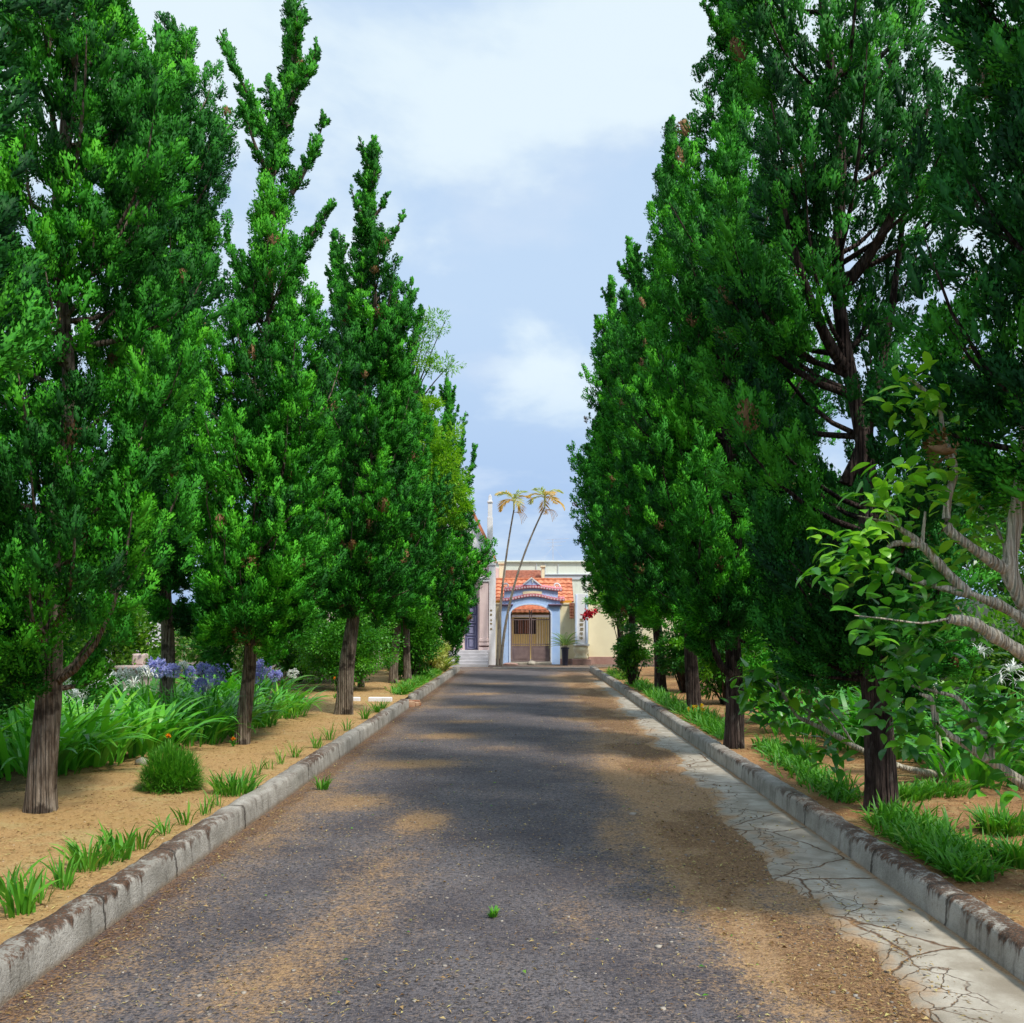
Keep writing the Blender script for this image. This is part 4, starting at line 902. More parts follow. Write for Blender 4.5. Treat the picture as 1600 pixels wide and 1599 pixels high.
for i, (x, y, h, r, mt, tn) in enumerate(((8.6, 13.5, 4.6, 1.7, 'garden', .35), (9.4, 18.0, 5.4, 2.0, 'broad', .4), (8.2, 23.0, 5.6, 2.0, 'garden', .4), (9.6, 28.0, 5.8, 2.2, 'broad', .35), (6.6, 34.0, 5.2, 1.6, 'garden', .4), (11.5, 22.5, 6.6, 2.3, 'garden', .35))):
    broad_tree('broadleaf_tree', ro, x, y, h, (r, r, r * .8), mt, 60 + i, 'broadleaf trees behind the right junipers', tone=tn)
broad_tree('feathery_tree', 'lime green feathery tree with sparse upper sprays rising between the far left junipers', -3.35, 25.9, 9.6, (.7, .7, 1.8), 'lime', 77, None, (60, 120), .12, .036, .7, .56, .08,
           extra=(((-2.08, 25.0, 5.7), (.68, .5, 1.15), 50), ((-2.6, 25.5, 7.2), (.45, .45, .8), 14), ((-1.8, 25.0, 4.5), (.55, .45, .45), 18), ((-2.3, 25.6, 8.5), (.70, .4, .28), 7), ((-2.45, 25.6, 9.6), (.55, .4, .38), 6), ((-2.75, 25.6, 8.9), (.4, .4, .6), 8)))

# ---- pale-branched broadleaf tree leaning in from the right, and the sprawling bush behind the trunk
def big_leaves(c, P, n, r, g, L=.15, W=.052, tone=.5):
    """rosette of broad pointed leaves round a shoot tip"""
    az = g.uniform(0, 6.28, n); el = g.uniform(-.5, .9, n)
    Q = np.repeat(np.array(P)[None], n, 0) + g.normal(0, r, (n, 3))
    c.blades(Q, az, el, L * g.uniform(.6, 1.15, n), W * g.uniform(.75, 1.2, n), g.uniform(.5, 1.7, n), np.clip(g.normal(tone, .25, n), 0, 1), 7, g.normal(0, .5, n), 1.0, True)

CLK = 1.8
def pale_tree(name, label, branches, clusters, base, cat, mat='broad', leafL=.125, mb='bark_pale', tone=.5):
    g = np.random.default_rng(99); root = empty(name, (base[0], base[1], soil(base[0], base[1])), label, cat)
    s = Cloud()
    for pts, r0, r1 in branches:
        Pw = np.array([px(*p) if p[1] > 20 else np.array(p) for p in pts])
        t = np.linspace(0, 1, len(Pw)); tt = np.linspace(0, 1, len(Pw) * 5)
        k = np.stack([np.interp(tt, t, Pw[:, i]) for i in range(3)], -1)
        for _ in range(2): k[1:-1] = (k[:-2] + 2 * k[1:-1] + k[2:]) / 4
        rr = r0 + (r1 - r0) * tt; rr = rr * (1 + .16 * np.sin(tt * 31 + r0 * 900) * .6 + .1 * g.normal(0, 1, len(tt)) * .5)
        s.tube(k, rr, 10, .5)
    s.build('trunk', M[mb], root, True)
    c = Cloud(); tw = Cloud()
    for (x_, y_, d, n) in clusters:
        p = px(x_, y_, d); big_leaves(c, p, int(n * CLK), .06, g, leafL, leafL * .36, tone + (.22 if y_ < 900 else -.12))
    c.build('leaves', M[mat], root)
    return root
pale_tree('pale_branched_tree', 'tree with bare pale branches and big pointed leaves reaching in from the right edge', [
    ([(4.05, 5.3, .1), (3.75, 5.2, .75), (1680, 1060, 5.05), (1600, 946, 5.0), (1575, 893, 5.0), (1582, 850, 5.0), (1590, 787, 5.0), (1602, 690, 5.0), (1606, 560, 5.05)], .054, .026),
    ([(1576, 893, 5.0), (1563, 886, 4.98), (1517, 855, 4.95), (1477, 826, 4.95), (1482, 770, 4.95), (1495, 732, 4.95), (1474, 682, 5.0), (1468, 630, 5.0), (1420, 590, 5.0)], .032, .008),
    ([(1660, 1040, 5.1), (1600, 968, 4.9), (1558, 943, 4.85), (1512, 928, 4.8), (1441, 911, 4.8), (1406, 893, 4.8), (1376, 880, 4.8)], .032, .010),
    ([(1512, 928, 4.8), (1475, 891, 4.78), (1445, 857, 4.75), (1437, 848, 4.75), (1400, 822, 4.75), (1383, 798, 4.75)], .028, .010),
    ([(1440, 853, 4.75), (1412, 848, 4.75), (1394, 850, 4.7), (1378, 864, 4.65)], .018, .010),
    ([(1441, 848, 4.75), (1443, 825, 4.75), (1446, 800, 4.76)], .010, .006),
    ([(1400, 818, 4.75), (1370, 812, 4.75), (1340, 806, 4.7)], .006, .003),
    ([(1690, 1100, 5.1), (1600, 1022, 4.6), (1544, 988, 4.55), (1520, 972, 4.5), (1482, 967, 4.5)], .035, .024),
    ([(1482, 967, 4.5), (1440, 975, 4.5), (1375, 966, 4.5), (1335, 962, 4.5)], .006, .003),
    ([(3.8, 5.3, .35), (1690, 1275, 5.05), (1600, 1225, 4.9), (1544, 1187, 4.85), (1496, 1156, 4.85), (1461, 1135, 4.85), (1456, 1091, 4.85), (1436, 1084, 4.85)], .034, .008),
    ([(1549, 1190, 4.85), (1551, 1160, 4.85), (1527, 1135, 4.85), (1499, 1090, 4.85), (1460, 1080, 4.9), (1425, 1072, 4.9)], .018, .006),
    ([(1565, 890, 5.0), (1572, 860, 5.1), (1555, 820, 5.15), (1530, 790, 5.15)], .012, .005)],
    [(1288, 850, 4.6, 5), (1300, 885, 4.6, 6), (1322, 848, 4.65, 7), (1340, 872, 4.65, 9), (1368, 868, 4.65, 9), (1310, 900, 4.6, 5), (1345, 900, 4.65, 7), (1385, 885, 4.7, 7), (1400, 790, 4.75, 8), (1375, 765, 4.75, 8), (1420, 770, 4.75, 7), (1355, 815, 4.7, 6),
     (1435, 640, 5.0, 9), (1455, 615, 5.0, 8), (1420, 595, 5.0, 6), (1445, 680, 5.0, 8), (1480, 660, 5.0, 6), (1400, 625, 5.0, 6), (1465, 720, 5.0, 7), (1500, 755, 5.1, 6), (1520, 790, 5.1, 8), (1545, 760, 5.15, 7), (1510, 830, 5.1, 7), (1560, 810, 5.15, 6), (1430, 745, 4.9, 6),
     (1440, 820, 4.75, 5), (1450, 940, 4.75, 8), (1410, 950, 4.75, 7), (1395, 985, 4.7, 7), (1430, 990, 4.7, 7), (1460, 960, 4.7, 5), (1375, 960, 4.6, 6), (1345, 965, 4.5, 4), (1500, 945, 4.8, 6), (1390, 1025, 4.7, 5), (1440, 1020, 4.75, 5), (1470, 880, 4.8, 5), (1420, 905, 4.8, 7), (1490, 860, 4.9, 4),
     (1380, 1095, 4.85, 6), (1405, 965, 4.6, 6), (1430, 945, 4.6, 6), (1465, 985, 4.6, 6), (1480, 1000, 4.6, 5), (1360, 985, 4.5, 5), (1395, 1060, 4.85, 6), (1375, 1125, 4.85, 6), (1400, 1150, 4.85, 6), (1455, 1150, 4.85, 6), (1555, 1070, 4.85, 7), (1530, 1060, 4.85, 6), (1360, 790, 4.7, 6), (1390, 760, 4.7, 6), (1440, 770, 4.75, 7), (1475, 745, 4.9, 6), (1590, 740, 5.2, 8), (1575, 770, 5.2, 6), (1415, 1110, 4.85, 9), (1440, 1070, 4.85, 8), (1425, 1150, 4.85, 7), (1480, 1120, 4.85, 6), (1520, 1140, 4.85, 8), (1560, 1110, 4.8, 10), (1590, 1130, 4.75, 9), (1575, 1160, 4.75, 8), (1540, 1090, 4.85, 7), (1600, 1090, 4.8, 8), (1545, 1210, 4.7, 6), (1585, 1235, 4.6, 7), (1600, 1180, 4.7, 7)],
    (4.05, 5.3), 'tree', tone=.48)
pale_tree('sprawling_bush', 'sprawling bush with thin pale branches spreading behind the broad dark trunk', [
    ([(3.92, 8.95, .1), (1468, 1170, 8.9), (1464, 1130, 8.9), (1463, 1085, 8.9), (1450, 1040, 8.9)], .028, .012),
    ([(3.86, 8.9, .2), (1430, 1205, 8.7), (1380, 1190, 8.6), (1336, 1167, 8.4), (1293, 1142, 8.3), (1262, 1128, 8.3), (1245, 1120, 8.3), (1222, 1084, 8.3), (1214, 1056, 8.3)], .034, .010),
    ([(1293, 1142, 8.3), (1265, 1108, 8.3), (1230, 1106, 8.3), (1200, 1112, 8.3)], .010, .004), ([(1336, 1167, 8.4), (1310, 1125, 8.35), (1288, 1100, 8.3)], .012, .005), ([(1263, 1128, 8.3), (1268, 1090, 8.3), (1255, 1060, 8.3)], .012, .006)],
    [(1205, 1050, 8.3, 9), (1225, 1070, 8.3, 9), (1185, 1080, 8.3, 8), (1200, 1110, 8.3, 9), (1250, 1060, 8.3, 8), (1175, 1060, 8.3, 7), (1235, 1035, 8.3, 8), (1270, 1085, 8.3, 6), (1215, 1130, 8.3, 7), (1160, 1085, 8.3, 5), (1245, 1165, 8.3, 6), (1290, 1185, 8.2, 7), (1305, 1180, 8.2, 6), (1260, 1110, 8.3, 7), (1300, 1120, 8.3, 6), (1450, 1050, 8.9, 8), (1470, 1070, 8.9, 8), (1430, 1075, 8.9, 6)],
    (3.92, 8.95), 'bush', leafL=.20, tone=.6)

# ---- litter: dry leaves, needles, pebbles
def scatter_flat(name, label, n, xr, yr, L, ratio, mat, zf, wfun=None, lift=.006, cat='litter'):
    y = yr[0] * (yr[1] / yr[0]) ** rng.random(n * 3); x = rng.uniform(*xr, n * 3)
    if wfun is not None:
        k = rng.random(n * 3) < wfun(x, y); x, y = x[k][:n], y[k][:n]
    else: x, y = x[:n], y[:n]
    n = len(x); P = np.stack([x, y, zf(x, y) + lift], -1); a = rng.uniform(0, 6.28, n)
    c = Cloud(); N = unit(np.stack([rng.normal(0, .25, n), rng.normal(0, .25, n), np.ones(n)], -1))
    D = np.stack([np.cos(a), np.sin(a), rng.normal(.05, .12, n)], -1)
    Ls = L * rng.uniform(.5, 1.4, n)
    c.kites(P, D, N, Ls, Ls * ratio * rng.uniform(.7, 1.3, n), rng.random(n), .5)
    return tag(c.build(name, mat), label, cat, kind='stuff')
rz_ = lambda x, y: np.where(x > 1.75, .022, road_z(x, y))
dry2 = lambda x, y: .10 + .9 * np.clip(needles(x, y) + .35 * tan_mask(x, y), 0, 1)
scatter_flat('needle_litter', 'dry brown needles and scale leaves strewn over the asphalt', 26000, (-2.15, 1.9), (2.4, 26), .024, .16, M['dry'], rz_, dry2, .004)
scatter_flat('leaf_litter', 'fallen dry leaves gathered along the kerb feet and gutter', 2600, (-2.15, 2.15), (2.4, 26), .024, .5, M['dry'], rz_, lambda x, y: .06 + .9 * np.clip(needles(x, y), 0, 1), .008)
scatter_flat('fallen_leaves', 'few fresh green and yellow leaves lying on the asphalt', 80, (-2.0, 1.6), (2.6, 14), .026, .45, M['grass'], rz_, None, .008)
bz_ = lambda x, y: soil_z(x, y)
scatter_flat('bed_litter', 'dry needles and twigs lying on the sand of the left bed', 22000, (-5.0, -2.4), (2.6, 24), .035, .14, M['dry'], bz_, None, .006)
scatter_flat('bed_litter', 'dry needles and twigs lying on the reddish soil of the right bed', 22000, (2.4, 5.5), (2.6, 24), .035, .14, M['dry'], bz_, None, .006)
def pebbles(name, label, n, xr, yr, r, mat, zf, wfun=None):
    y = yr[0] * (yr[1] / yr[0]) ** rng.random(n * 4); x = rng.uniform(*xr, n * 4)
    if wfun is not None: k = rng.random(n * 4) < wfun(x, y); x, y = x[k], y[k]
    x, y = x[:n], y[:n]; n = len(x)
    cube = np.array([(a, b, c_) for c_ in (-1, 1) for b in (-1, 1) for a in (-1, 1)], float) * .6
    V = cube[None] * (1 + rng.normal(0, .22, (n, 8, 3))) * (r * rng.lognormal(0, .45, n))[:, None, None] * np.array([1, 1, .6])
    a = rng.uniform(0, 6.28, n); ca, sa = np.cos(a)[:, None], np.sin(a)[:, None]
    V = np.stack([V[..., 0] * ca - V[..., 1] * sa, V[..., 0] * sa + V[..., 1] * ca, V[..., 2]], -1) + np.stack([x, y, zf(x, y) + r * .2], -1)[:, None]
    q = np.array([(0, 2, 3, 1), (4, 5, 7, 6), (0, 1, 5, 4), (2, 6, 7, 3), (0, 4, 6, 2), (1, 3, 7, 5)])
    me = np_mesh(name, V.reshape(-1, 3), (np.arange(n)[:, None, None] * 8 + q[None]).reshape(-1, 4), np.repeat(rng.random(n), 8))
    return tag(link(name, me, mat), label, 'pebbles', kind='stuff')
M['crumb'] = leafmat('soil_crumb', [(0.16, 0.09, 0.04), (0.36, 0.22, 0.10), (0.52, 0.40, 0.26)], 0.0, .9, .1)
M['pebble'] = leafmat('stone_chip', [(0.10, 0.085, 0.08), (0.22, 0.19, 0.16), (0.42, 0.37, 0.31)], 0.0, .85, .2)
pebbles('pebbles', 'loose grey and tan stone chips on the worn asphalt', 3500, (-2.15, 1.85), (2.4, 18), .0055, M['pebble'], rz_, lambda x, y: .25 + .6 * np.clip(tan_mask(x, y), 0, 1))
pebbles('soil_crumbs', 'small stones and crumbs of soil on the left bed', 1500, (-4.6, -2.4), (2.6, 18), .006, M['crumb'], bz_)
pebbles('soil_crumbs', 'small stones and crumbs of soil on the right bed', 2000, (2.4, 5.2), (2.6, 18), .007, M['crumb'], bz_)
# ================================================================== gateway, walls, church front and houses at the end of the drive
P = simple
M['blue'] = P('pale_blue_paint', (0.36, 0.52, 0.83), (0.43, 0.58, 0.85), 2.5, .7, .2, 30, (0.30, 0.38, 0.55))
M['blue_edge'] = P('lighter_blue_trim', (0.58, 0.68, 0.88), (0.66, 0.74, 0.90), 3, .7, .2)
M['cream'] = P('cream_wall_paint', (0.74, 0.64, 0.40), (0.79, 0.70, 0.47), 1.5, .8, .2, 30, (0.48, 0.40, 0.26))
M['cream2'] = P('light_cream_paint', (0.80, 0.72, 0.50), (0.76, 0.68, 0.47), 2, .8, .2)
M['yellow'] = P('yellow_wall_paint', (0.68, 0.52, 0.20), (0.74, 0.58, 0.26), 2, .8, .2)
M['pinktile'] = P('pink_glazed_tile', (0.60, 0.13, 0.17), (0.72, 0.24, 0.28), 9, .5, .2)
M['tilewhite'] = P('chalky_tile_rim', (0.80, 0.62, 0.64), (0.74, 0.50, 0.53), 8, .7, .2)
M['orange'] = P('orange_roof_tile', (0.48, 0.15, 0.075), (0.62, 0.27, 0.15), 9, .85, .3, 40, (0.30, 0.08, 0.05))
M['brownroof'] = P('weathered_brown_tile', (0.33, 0.12, 0.075), (0.45, 0.20, 0.13), 6, .85, .3, 40, (0.16, 0.08, 0.06))
M['gold'] = P('ochre_eave_board', (0.62, 0.29, 0.03), (0.70, 0.37, 0.05), 5, .6, .2)
M['mauve'] = P('dull_mauve_moulding', (0.20, 0.14, 0.22), (0.26, 0.18, 0.27), 4, .7, .2)
M['iron'] = P('brown_gate_iron', (0.155, 0.105, 0.105), (0.20, 0.14, 0.135), 5, .55, .2, 60, None, .4)
M['white'] = P('white_plaster', (0.78, 0.77, 0.78), (0.72, 0.71, 0.73), 2.5, .75, .2, 30, (0.5, 0.48, 0.46))
M['pink'] = P('pale_pink_plaster', (0.66, 0.50, 0.48), (0.72, 0.56, 0.53), 2.2, .75, .2, 30, (0.45, 0.34, 0.33))
M['lilac'] = P('lilac_door_paint', (0.11, 0.11, 0.21), (0.15, 0.15, 0.27), 3, .5, .2)
M['lilac_light'] = P('worn_lilac_panel', (0.20, 0.20, 0.32), (0.25, 0.25, 0.37), 3, .5, .2)
M['dark'] = P('dark_interior_paint', (0.03, 0.022, 0.018), (0.045, 0.03, 0.025), 3, .6, .1)
M['shutter'] = P('brown_shutter_wood', (0.16, 0.06, 0.035), (0.22, 0.09, 0.05), 6, .6, .3, 40, None, .3, 0, (1, 1, .2))
M['greenwhite'] = P('greenish_white_render', (0.70, 0.75, 0.66), (0.64, 0.70, 0.62), .9, .85, .2, 20, (0.48, 0.50, 0.44))
M['greyblue'] = P('grey_blue_sheet', (0.50, 0.54, 0.60), (0.56, 0.60, 0.66), 2, .6, .2)
M['plinth'] = P('reddish_plinth_stone', (0.33, 0.19, 0.16), (0.40, 0.25, 0.21), 4, .85, .4, 30, (0.2, 0.13, 0.1))
M['step'] = P('grey_step_stone', (0.42, 0.40, 0.42), (0.50, 0.48, 0.50), 3, .8, .3)
M['pot'] = P('dark_glazed_pot', (0.018, 0.022, 0.045), (0.028, 0.032, 0.06), 5, .28, .1, 20, None, .5)
M['frond'] = leafmat('palm_frond', [(0.58, 0.36, 0.10), (0.62, 0.48, 0.20), (0.42, 0.46, 0.16), (0.24, 0.36, 0.10)], .35, .5, .3)
M['cycad'] = leafmat('cycad_frond', [(0.04, 0.12, 0.02), (0.10, 0.22, 0.04), (0.30, 0.38, 0.10)], .25, .4, .4)
M['palmbark'] = bark('ringed_palm_bark', (0.32, 0.26, 0.20), (0.46, 0.40, 0.32), (0.24, 0.19, 0.15))
M['wallgrey'] = P('grey_garden_wall', (0.42, 0.40, 0.33), (0.50, 0.48, 0.40), 1.2, .85, .3, 30, (0.22, 0.22, 0.15))
M['ink'] = P('faded_gilt_lettering', (0.22, 0.17, 0.09), (0.28, 0.22, 0.12), 8, .7, .1)

def X_(x, d): return (x - CX) / F * d
def Z_(y, d): return H - (y - CY) / F * d
def part(m, name, mat, parent, bevel=0.0, smooth=False): return m.build(name, M[mat], parent, bevel, smooth)

def tile_plane(m, x0, x1, ya, za, yb, zb_, course=.28, pan=.22):
    """pitched roof of lapped, round-backed tiles from eave (ya, za) up to ridge (yb, zb_)"""
    sl = math.hypot(yb - ya, zb_ - za); nc = max(2, int(sl / course)); nx = max(4, int((x1 - x0) / pan) * 6)
    uy, uz = (yb - ya) / sl, (zb_ - za) / sl; ny_, nz_ = -uz, uy
    V = []; Fq = []
    for i in range(nc):
        s0, s1 = i * sl / nc - .03, (i + 1) * sl / nc
        for s, lift in ((s0, -.015), (s0, .055), (s1, .015)):
            for j in range(nx + 1):
                b = .035 * abs(math.sin(math.pi * 3 * j / nx * ((x1 - x0) / pan) / 3))
                V.append((x0 + (x1 - x0) * j / nx, ya + uy * s + ny_ * (lift + b), za + uz * s + nz_ * (lift + b)))
        o = i * 3 * (nx + 1)
        for r in range(2):
            for j in range(nx):
                a = o + r * (nx + 1) + j; Fq.append((a, a + 1, a + nx + 2, a + nx + 1))
    m.add(V, Fq)

# ------------------------------------------------------------------ the gateway
D = 38.0
gx = lambda c: X_(760 + c / 9.41, D); gz = lambda c: Z_(880 + c / 9.41, D)
root = empty('gateway', (gx(650), D, 0), 'small pale blue arched gateway under two wavy rows of pink tiles', 'gateway')
Y0, Y1 = D - .18, D + .30
xs0, xs1 = gx(355), gx(945); xl, xr = gx(222), gx(1080); zs, zt = gz(760), gz(612); ztop = gz(600)
m = MB(); m.box(xl, xs0, Y0, Y1, 0, zs); m.box(xs1, xr, Y0, Y1, 0, zs)
N_ = 28; arch = [(xs0 + (xs1 - xs0) * (.5 - .5 * math.cos(math.pi * i / N_)), zs + (zt - zs) * math.sin(math.pi * i / N_)) for i in range(N_ + 1)]
wave = lambda x, lo, hi: lo + (hi - lo) * (math.cos(np.clip((x - gx(680)) / (gx(1110) - gx(680)), -1, 1) * math.pi) * .5 + .5)
w1 = lambda x: wave(x, gz(560), gz(497)); w2 = lambda x: wave(x, gz(418), gz(374))
body_top = [(x, w1(x)) for x, z in arch]
m.strip(body_top, arch, Y0, Y1)
m.strip([(xl, w1(xl)), (xs0, w1(xs0))], [(xl, zs), (xs0, zs)], Y0, Y1); m.strip([(xs1, w1(xs1)), (xr, w1(xr))], [(xs1, zs), (xr, zs)], Y0, Y1)
xx = np.linspace(gx(262), gx(1050), 25)
m.strip([(x, w2(x)) for x in xx], [(x, w1(x)) for x in xx], Y0 + .012, Y1 - .02)
part(m, 'wall', 'blue', root)
m = MB(); ar2 = [(gx(650) + (x - gx(650)) * 1.075, zs + (z - zs) * 1.13 + .002) for x, z in arch]
m.strip(ar2, arch, Y0 - .035, Y0 - .002); m.box(xs0 - .055, xs0, Y0 - .035, Y0 - .002, .05, zs); m.box(xs1, xs1 + .055, Y0 - .035, Y0 - .002, .05, zs); part(m, 'arch_trim', 'blue_edge', root)
m = MB(); pxs = np.linspace(gx(535), gx(815), 9); m.strip([(x, w2(x) - .10) for x in pxs], [(x, w1(x) + .13) for x in pxs], Y0 - .012, Y0 + .010); part(m, 'tablet', 'cream2', root)
for a, b in ((232, 372), (930, 1085)):
    m = MB(); m.box(gx(a) - .03, gx(b) + .03, Y0 - .09, Y0 - .003, gz(640), gz(622)); m.box(gx(a) - .06, gx(b) + .06, Y0 - .13, Y0 - .003, gz(621), gz(603)); part(m, 'capital', 'mauve', root, .008)
for fn, a, b in ((w1, 238, 1150), (w2, 262, 1112)):
    m = MB(); tl = m; xx = np.linspace(gx(a), gx(b), 31)
    m.strip([(x, fn(x) + .10) for x in xx], [(x, fn(x)) for x in xx], Y0 - .035, Y1 + .15)
    nt_ = 21
    for i in range(nt_):
        x = gx(a) + (gx(b) - gx(a)) * (i + .5) / nt_; z = fn(x)
        tl.tube([(x, Y0 - .07, z + .055), (x, Y1 + .1, z + .15)], .062, 10)
    part(m, 'tile_band', 'pinktile', root)
    rim = MB(); rdg = MB()
    for i in range(nt_):
        x = gx(a) + (gx(b) - gx(a)) * (i + .5) / nt_; z = fn(x); rim.tube([(x, Y0 - .085, z + .055), (x, Y0 - .072, z + .056)], .040, 10)
    for i in range(30):
        x, x2 = xx[i], xx[i + 1]; rdg.prism([(x, fn(x) + .115), (x2, fn(x2) + .115), (x2, fn(x2) + .155), (x, fn(x) + .155)], Y0 + .12, Y0 + .19)
    part(rim, 'tile_rim', 'tilewhite', root); part(rdg, 'ridge', 'tilewhite', root)
# pediment with a small cross, scroll ends
zb_ = w2(gx(680)) + .11
m = MB(); m.prism([(gx(548), zb_ + .02), (gx(808), zb_ + .02), (gx(700), gz(240)), (gx(655), gz(240))], Y0 + .01, Y0 + .20); part(m, 'pediment', 'blue', root)
m = MB()
for s in (0, 1):
    a = (gx(545), zb_ + .02) if s == 0 else (gx(815), zb_ + .02); t = (gx(678), gz(222)); dx, dz = t[0] - a[0], t[1] - a[1]; l = math.hypot(dx, dz); nx, nz = -dz / l * .05, dx / l * .05
    q = [a, t, (t[0] + nx, t[1] + nz), (a[0] + nx, a[1] + nz)]
    m.prism(q if s == 1 else q[::-1], Y0 - .03, Y0 + .23)
m.box(gx(674), gx(686), Y0 - .02, Y0 + .007, gz(300), gz(248)); m.box(gx(662), gx(673.6), Y0 - .02, Y0 + .007, gz(270), gz(262)); m.box(gx(686.4), gx(698), Y0 - .02, Y0 + .007, gz(270), gz(262))
part(m, 'pediment_trim', 'white', root)
for c, sg in ((292, -1), (1025, 1)):
    m = MB(); t = np.linspace(0, 4.6, 22); r = .15 * (1 - t / 6.2)
    m.tube(np.stack([gx(c) + sg * r * np.cos(t), np.full(22, Y0 + .15), gz(345) + r * np.sin(t)], -1), .035, 7); part(m, 'scroll', 'white', root, 0, True)
# doorstep and a threshold slab
m = MB(); m.box(gx(345), gx(955), D - .45, D + .25, 0, .09); part(m, 'threshold', 'plain_conc', root, .01)

# ------------------------------------------------------------------ iron gate
root = empty('iron_gate', (gx(650), D + .05, .1), 'closed brown iron double gate of bars over solid panels in the arch', 'gate')
for a, b in ((362, 643), (657, 938)):
    x0, x1 = gx(a), gx(b); m = MB(); yb, yc = D + .03, D + .07
    zl, zm, zh, zz_ = .11, gz(1225), gz(1195), gz(832)
    for (p, q, r, s) in ((x0, x0 + .04, zl, gz(690)), (x1 - .04, x1, zl, gz(690))): m.box(p, q, yb, yc, r, s)
    for z in (zh, zz_, gz(690)): m.box(x0 + .041, x1 - .041, yb + .004, yc - .004, z - .018, z + .018)
    m.box(x0 + .041, x1 - .041, yb + .004, yc - .004, zm - .02, zm + .02)
    leaf_ = part(m, 'gate_leaf', 'iron', root)
    m = MB(); m.box(x0 + .041, x1 - .041, yb + .008, yc - .014, zl, zm - .021); m.box(x0 + .10, x1 - .10, yb - .006, yb + .007, zl + .10, zm - .10); part(m, 'panel', 'iron', leaf_, .004)
    m = MB()
    for i in range(7):
        x = x0 + (x1 - x0) * (i + 1) / 8; m.tube([(x, yb + .02, zm + .02), (x, yb + .02, zz_)], .009, 6)
    part(m, 'bars', 'iron', leaf_)

# ------------------------------------------------------------------ garden walls either side
def garden_wall(label, x0, x1, top, y=D + .02, mat='cream', base=.22):
    r = empty('garden_wall', ((x0 + x1) / 2, y, 0), label, 'wall')
    m = MB(); m.box(x0, x1, y, y + .2, base - .05, top); part(m, 'wall', mat, r)
    m = MB(); m.box(x0, x1, y - .05, y + .22, 0, base); part(m, 'plinth', 'plinth', r, .01)
    m = MB(); m.box(x0, x1, y - .04, y + .24, top, top + .07); part(m, 'coping', 'cream2', r, .01)
    return r
garden_wall('short cream wall between church front and the blue gateway', X_(769.5, D), xl - .005, Z_(945, D))
garden_wall('short cream wall between the blue gateway and the lettered pillar', xr + .005, X_(898.5, D), Z_(945, D))
garden_wall('long cream wall with reddish plinth running right behind the trees', X_(919.5, D), 16.0, Z_(915, D), D - .1, 'cream2', .30)

# lodge roof seen behind the gateway
DR = D + .6
root = empty('lodge_roof', (gx(650), DR, 0), 'bright orange tiled roof with ochre eaves showing on both sides of the gateway', 'roof')
m = MB(); ya, za, yb, zb2 = DR, Z_(941, DR), DR + 1.5, Z_(908, DR + 1.5)
tile_plane(m, X_(773.5, DR), X_(789, DR), ya, za, yb, zb2); tile_plane(m, X_(869, DR), X_(896.5, DR), ya, za, yb, zb2); tile_plane(m, X_(789, DR) + .01, X_(869, DR) - .01, ya, za, yb, zb2)
part(m, 'tiles', 'orange', root, 0, False)
for a, b in ((773, 783.5), (874.5, 893)):
    m = MB(); m.box(X_(a, DR), X_(b, DR), DR - .10, DR - .02, Z_(945.5, DR), Z_(938.5, DR))
    for i in range(6):
        x = X_(a, DR) + (X_(b, DR) - X_(a, DR)) * (i + .5) / 6; m.prism([(x - .035, Z_(945.5, DR) - .07), (x + .035, Z_(945.5, DR) - .07), (x + .05, Z_(945.5, DR) - .001), (x - .05, Z_(945.5, DR) - .001)], DR - .09, DR - .03)
    part(m, 'eave_board', 'gold', root)
m = MB(); m.box(X_(773.5, DR), X_(789, DR) - .4, DR + .12, DR + .3, .0, za - .05); m.box(X_(873, DR), X_(896, DR), DR + .12, DR + .3, 0, za - .05); part(m, 'wall', 'cream', root)
m = MB(); m.box(X_(773.5, DR), X_(897, DR), yb - .02, yb + .16, zb2 + .02, zb2 + .13); part(m, 'ridge', 'orange', root, .03)
for a, b in ((889.5, 896.5),):
    m = MB(); tile_plane(m, X_(a, D), X_(b, D), D - .30, Z_(966, D), D - .02, Z_(943, D), .12, .09); part(m, 'drop_tiles', 'orange', root)
m = MB(); m.box(X_(774, DR), X_(779, DR), DR - .09, DR + .02, Z_(966, DR), Z_(947.5, DR)); m.box(X_(777, DR), X_(781, DR), DR - .06, DR + .02, Z_(958, DR), Z_(947.5, DR)); part(m, 'bracket', 'shutter', root, .01)

# house inside the courtyard, seen through the bars
DI = 43.0
root = empty('courtyard_house', (X_(830, DI), DI, 0), 'yellow house wall with a brown shuttered window seen through the gate', 'house')
m = MB(); wx0, wx1, wz0, wz1 = X_(803, DI), X_(838, DI), Z_(991, DI), Z_(966, DI)
xa, xb, zt_ = X_(780, DI), X_(885, DI), Z_(950, DI)
m.box(xa, wx0, DI, DI + .2, 0, zt_); m.box(wx1, xb, DI, DI + .2, 0, zt_); m.box(wx0, wx1, DI, DI + .2, 0, wz0); m.box(wx0, wx1, DI, DI + .2, wz1, zt_); part(m, 'wall', 'yellow', root)
m = MB(); m.box(wx0, wx1, DI + .12, DI + .16, wz0, wz1); win = part(m, 'window', 'dark', root)
for a, b in ((810, 817.5), (819, 827.5)):
    m = MB(); m.box(X_(a, DI), X_(b, DI), DI + .03, DI + .08, wz0 + .03, wz1 - .05)
    for k in range(8): z = wz0 + .08 + (wz1 - wz0 - .18) * k / 7; m.box(X_(a, DI) + .03, X_(b, DI) - .03, DI + .015, DI + .029, z - .02, z + .02)
    part(m, 'shutter', 'shutter', win)
m = MB()
for k in range(9): x = X_(838.5 + k * 4.2, DI); m.box(x, x + .055, DI - .05, DI - .003, .1, Z_(964, DI))
part(m, 'board_ribs', 'cream', root)
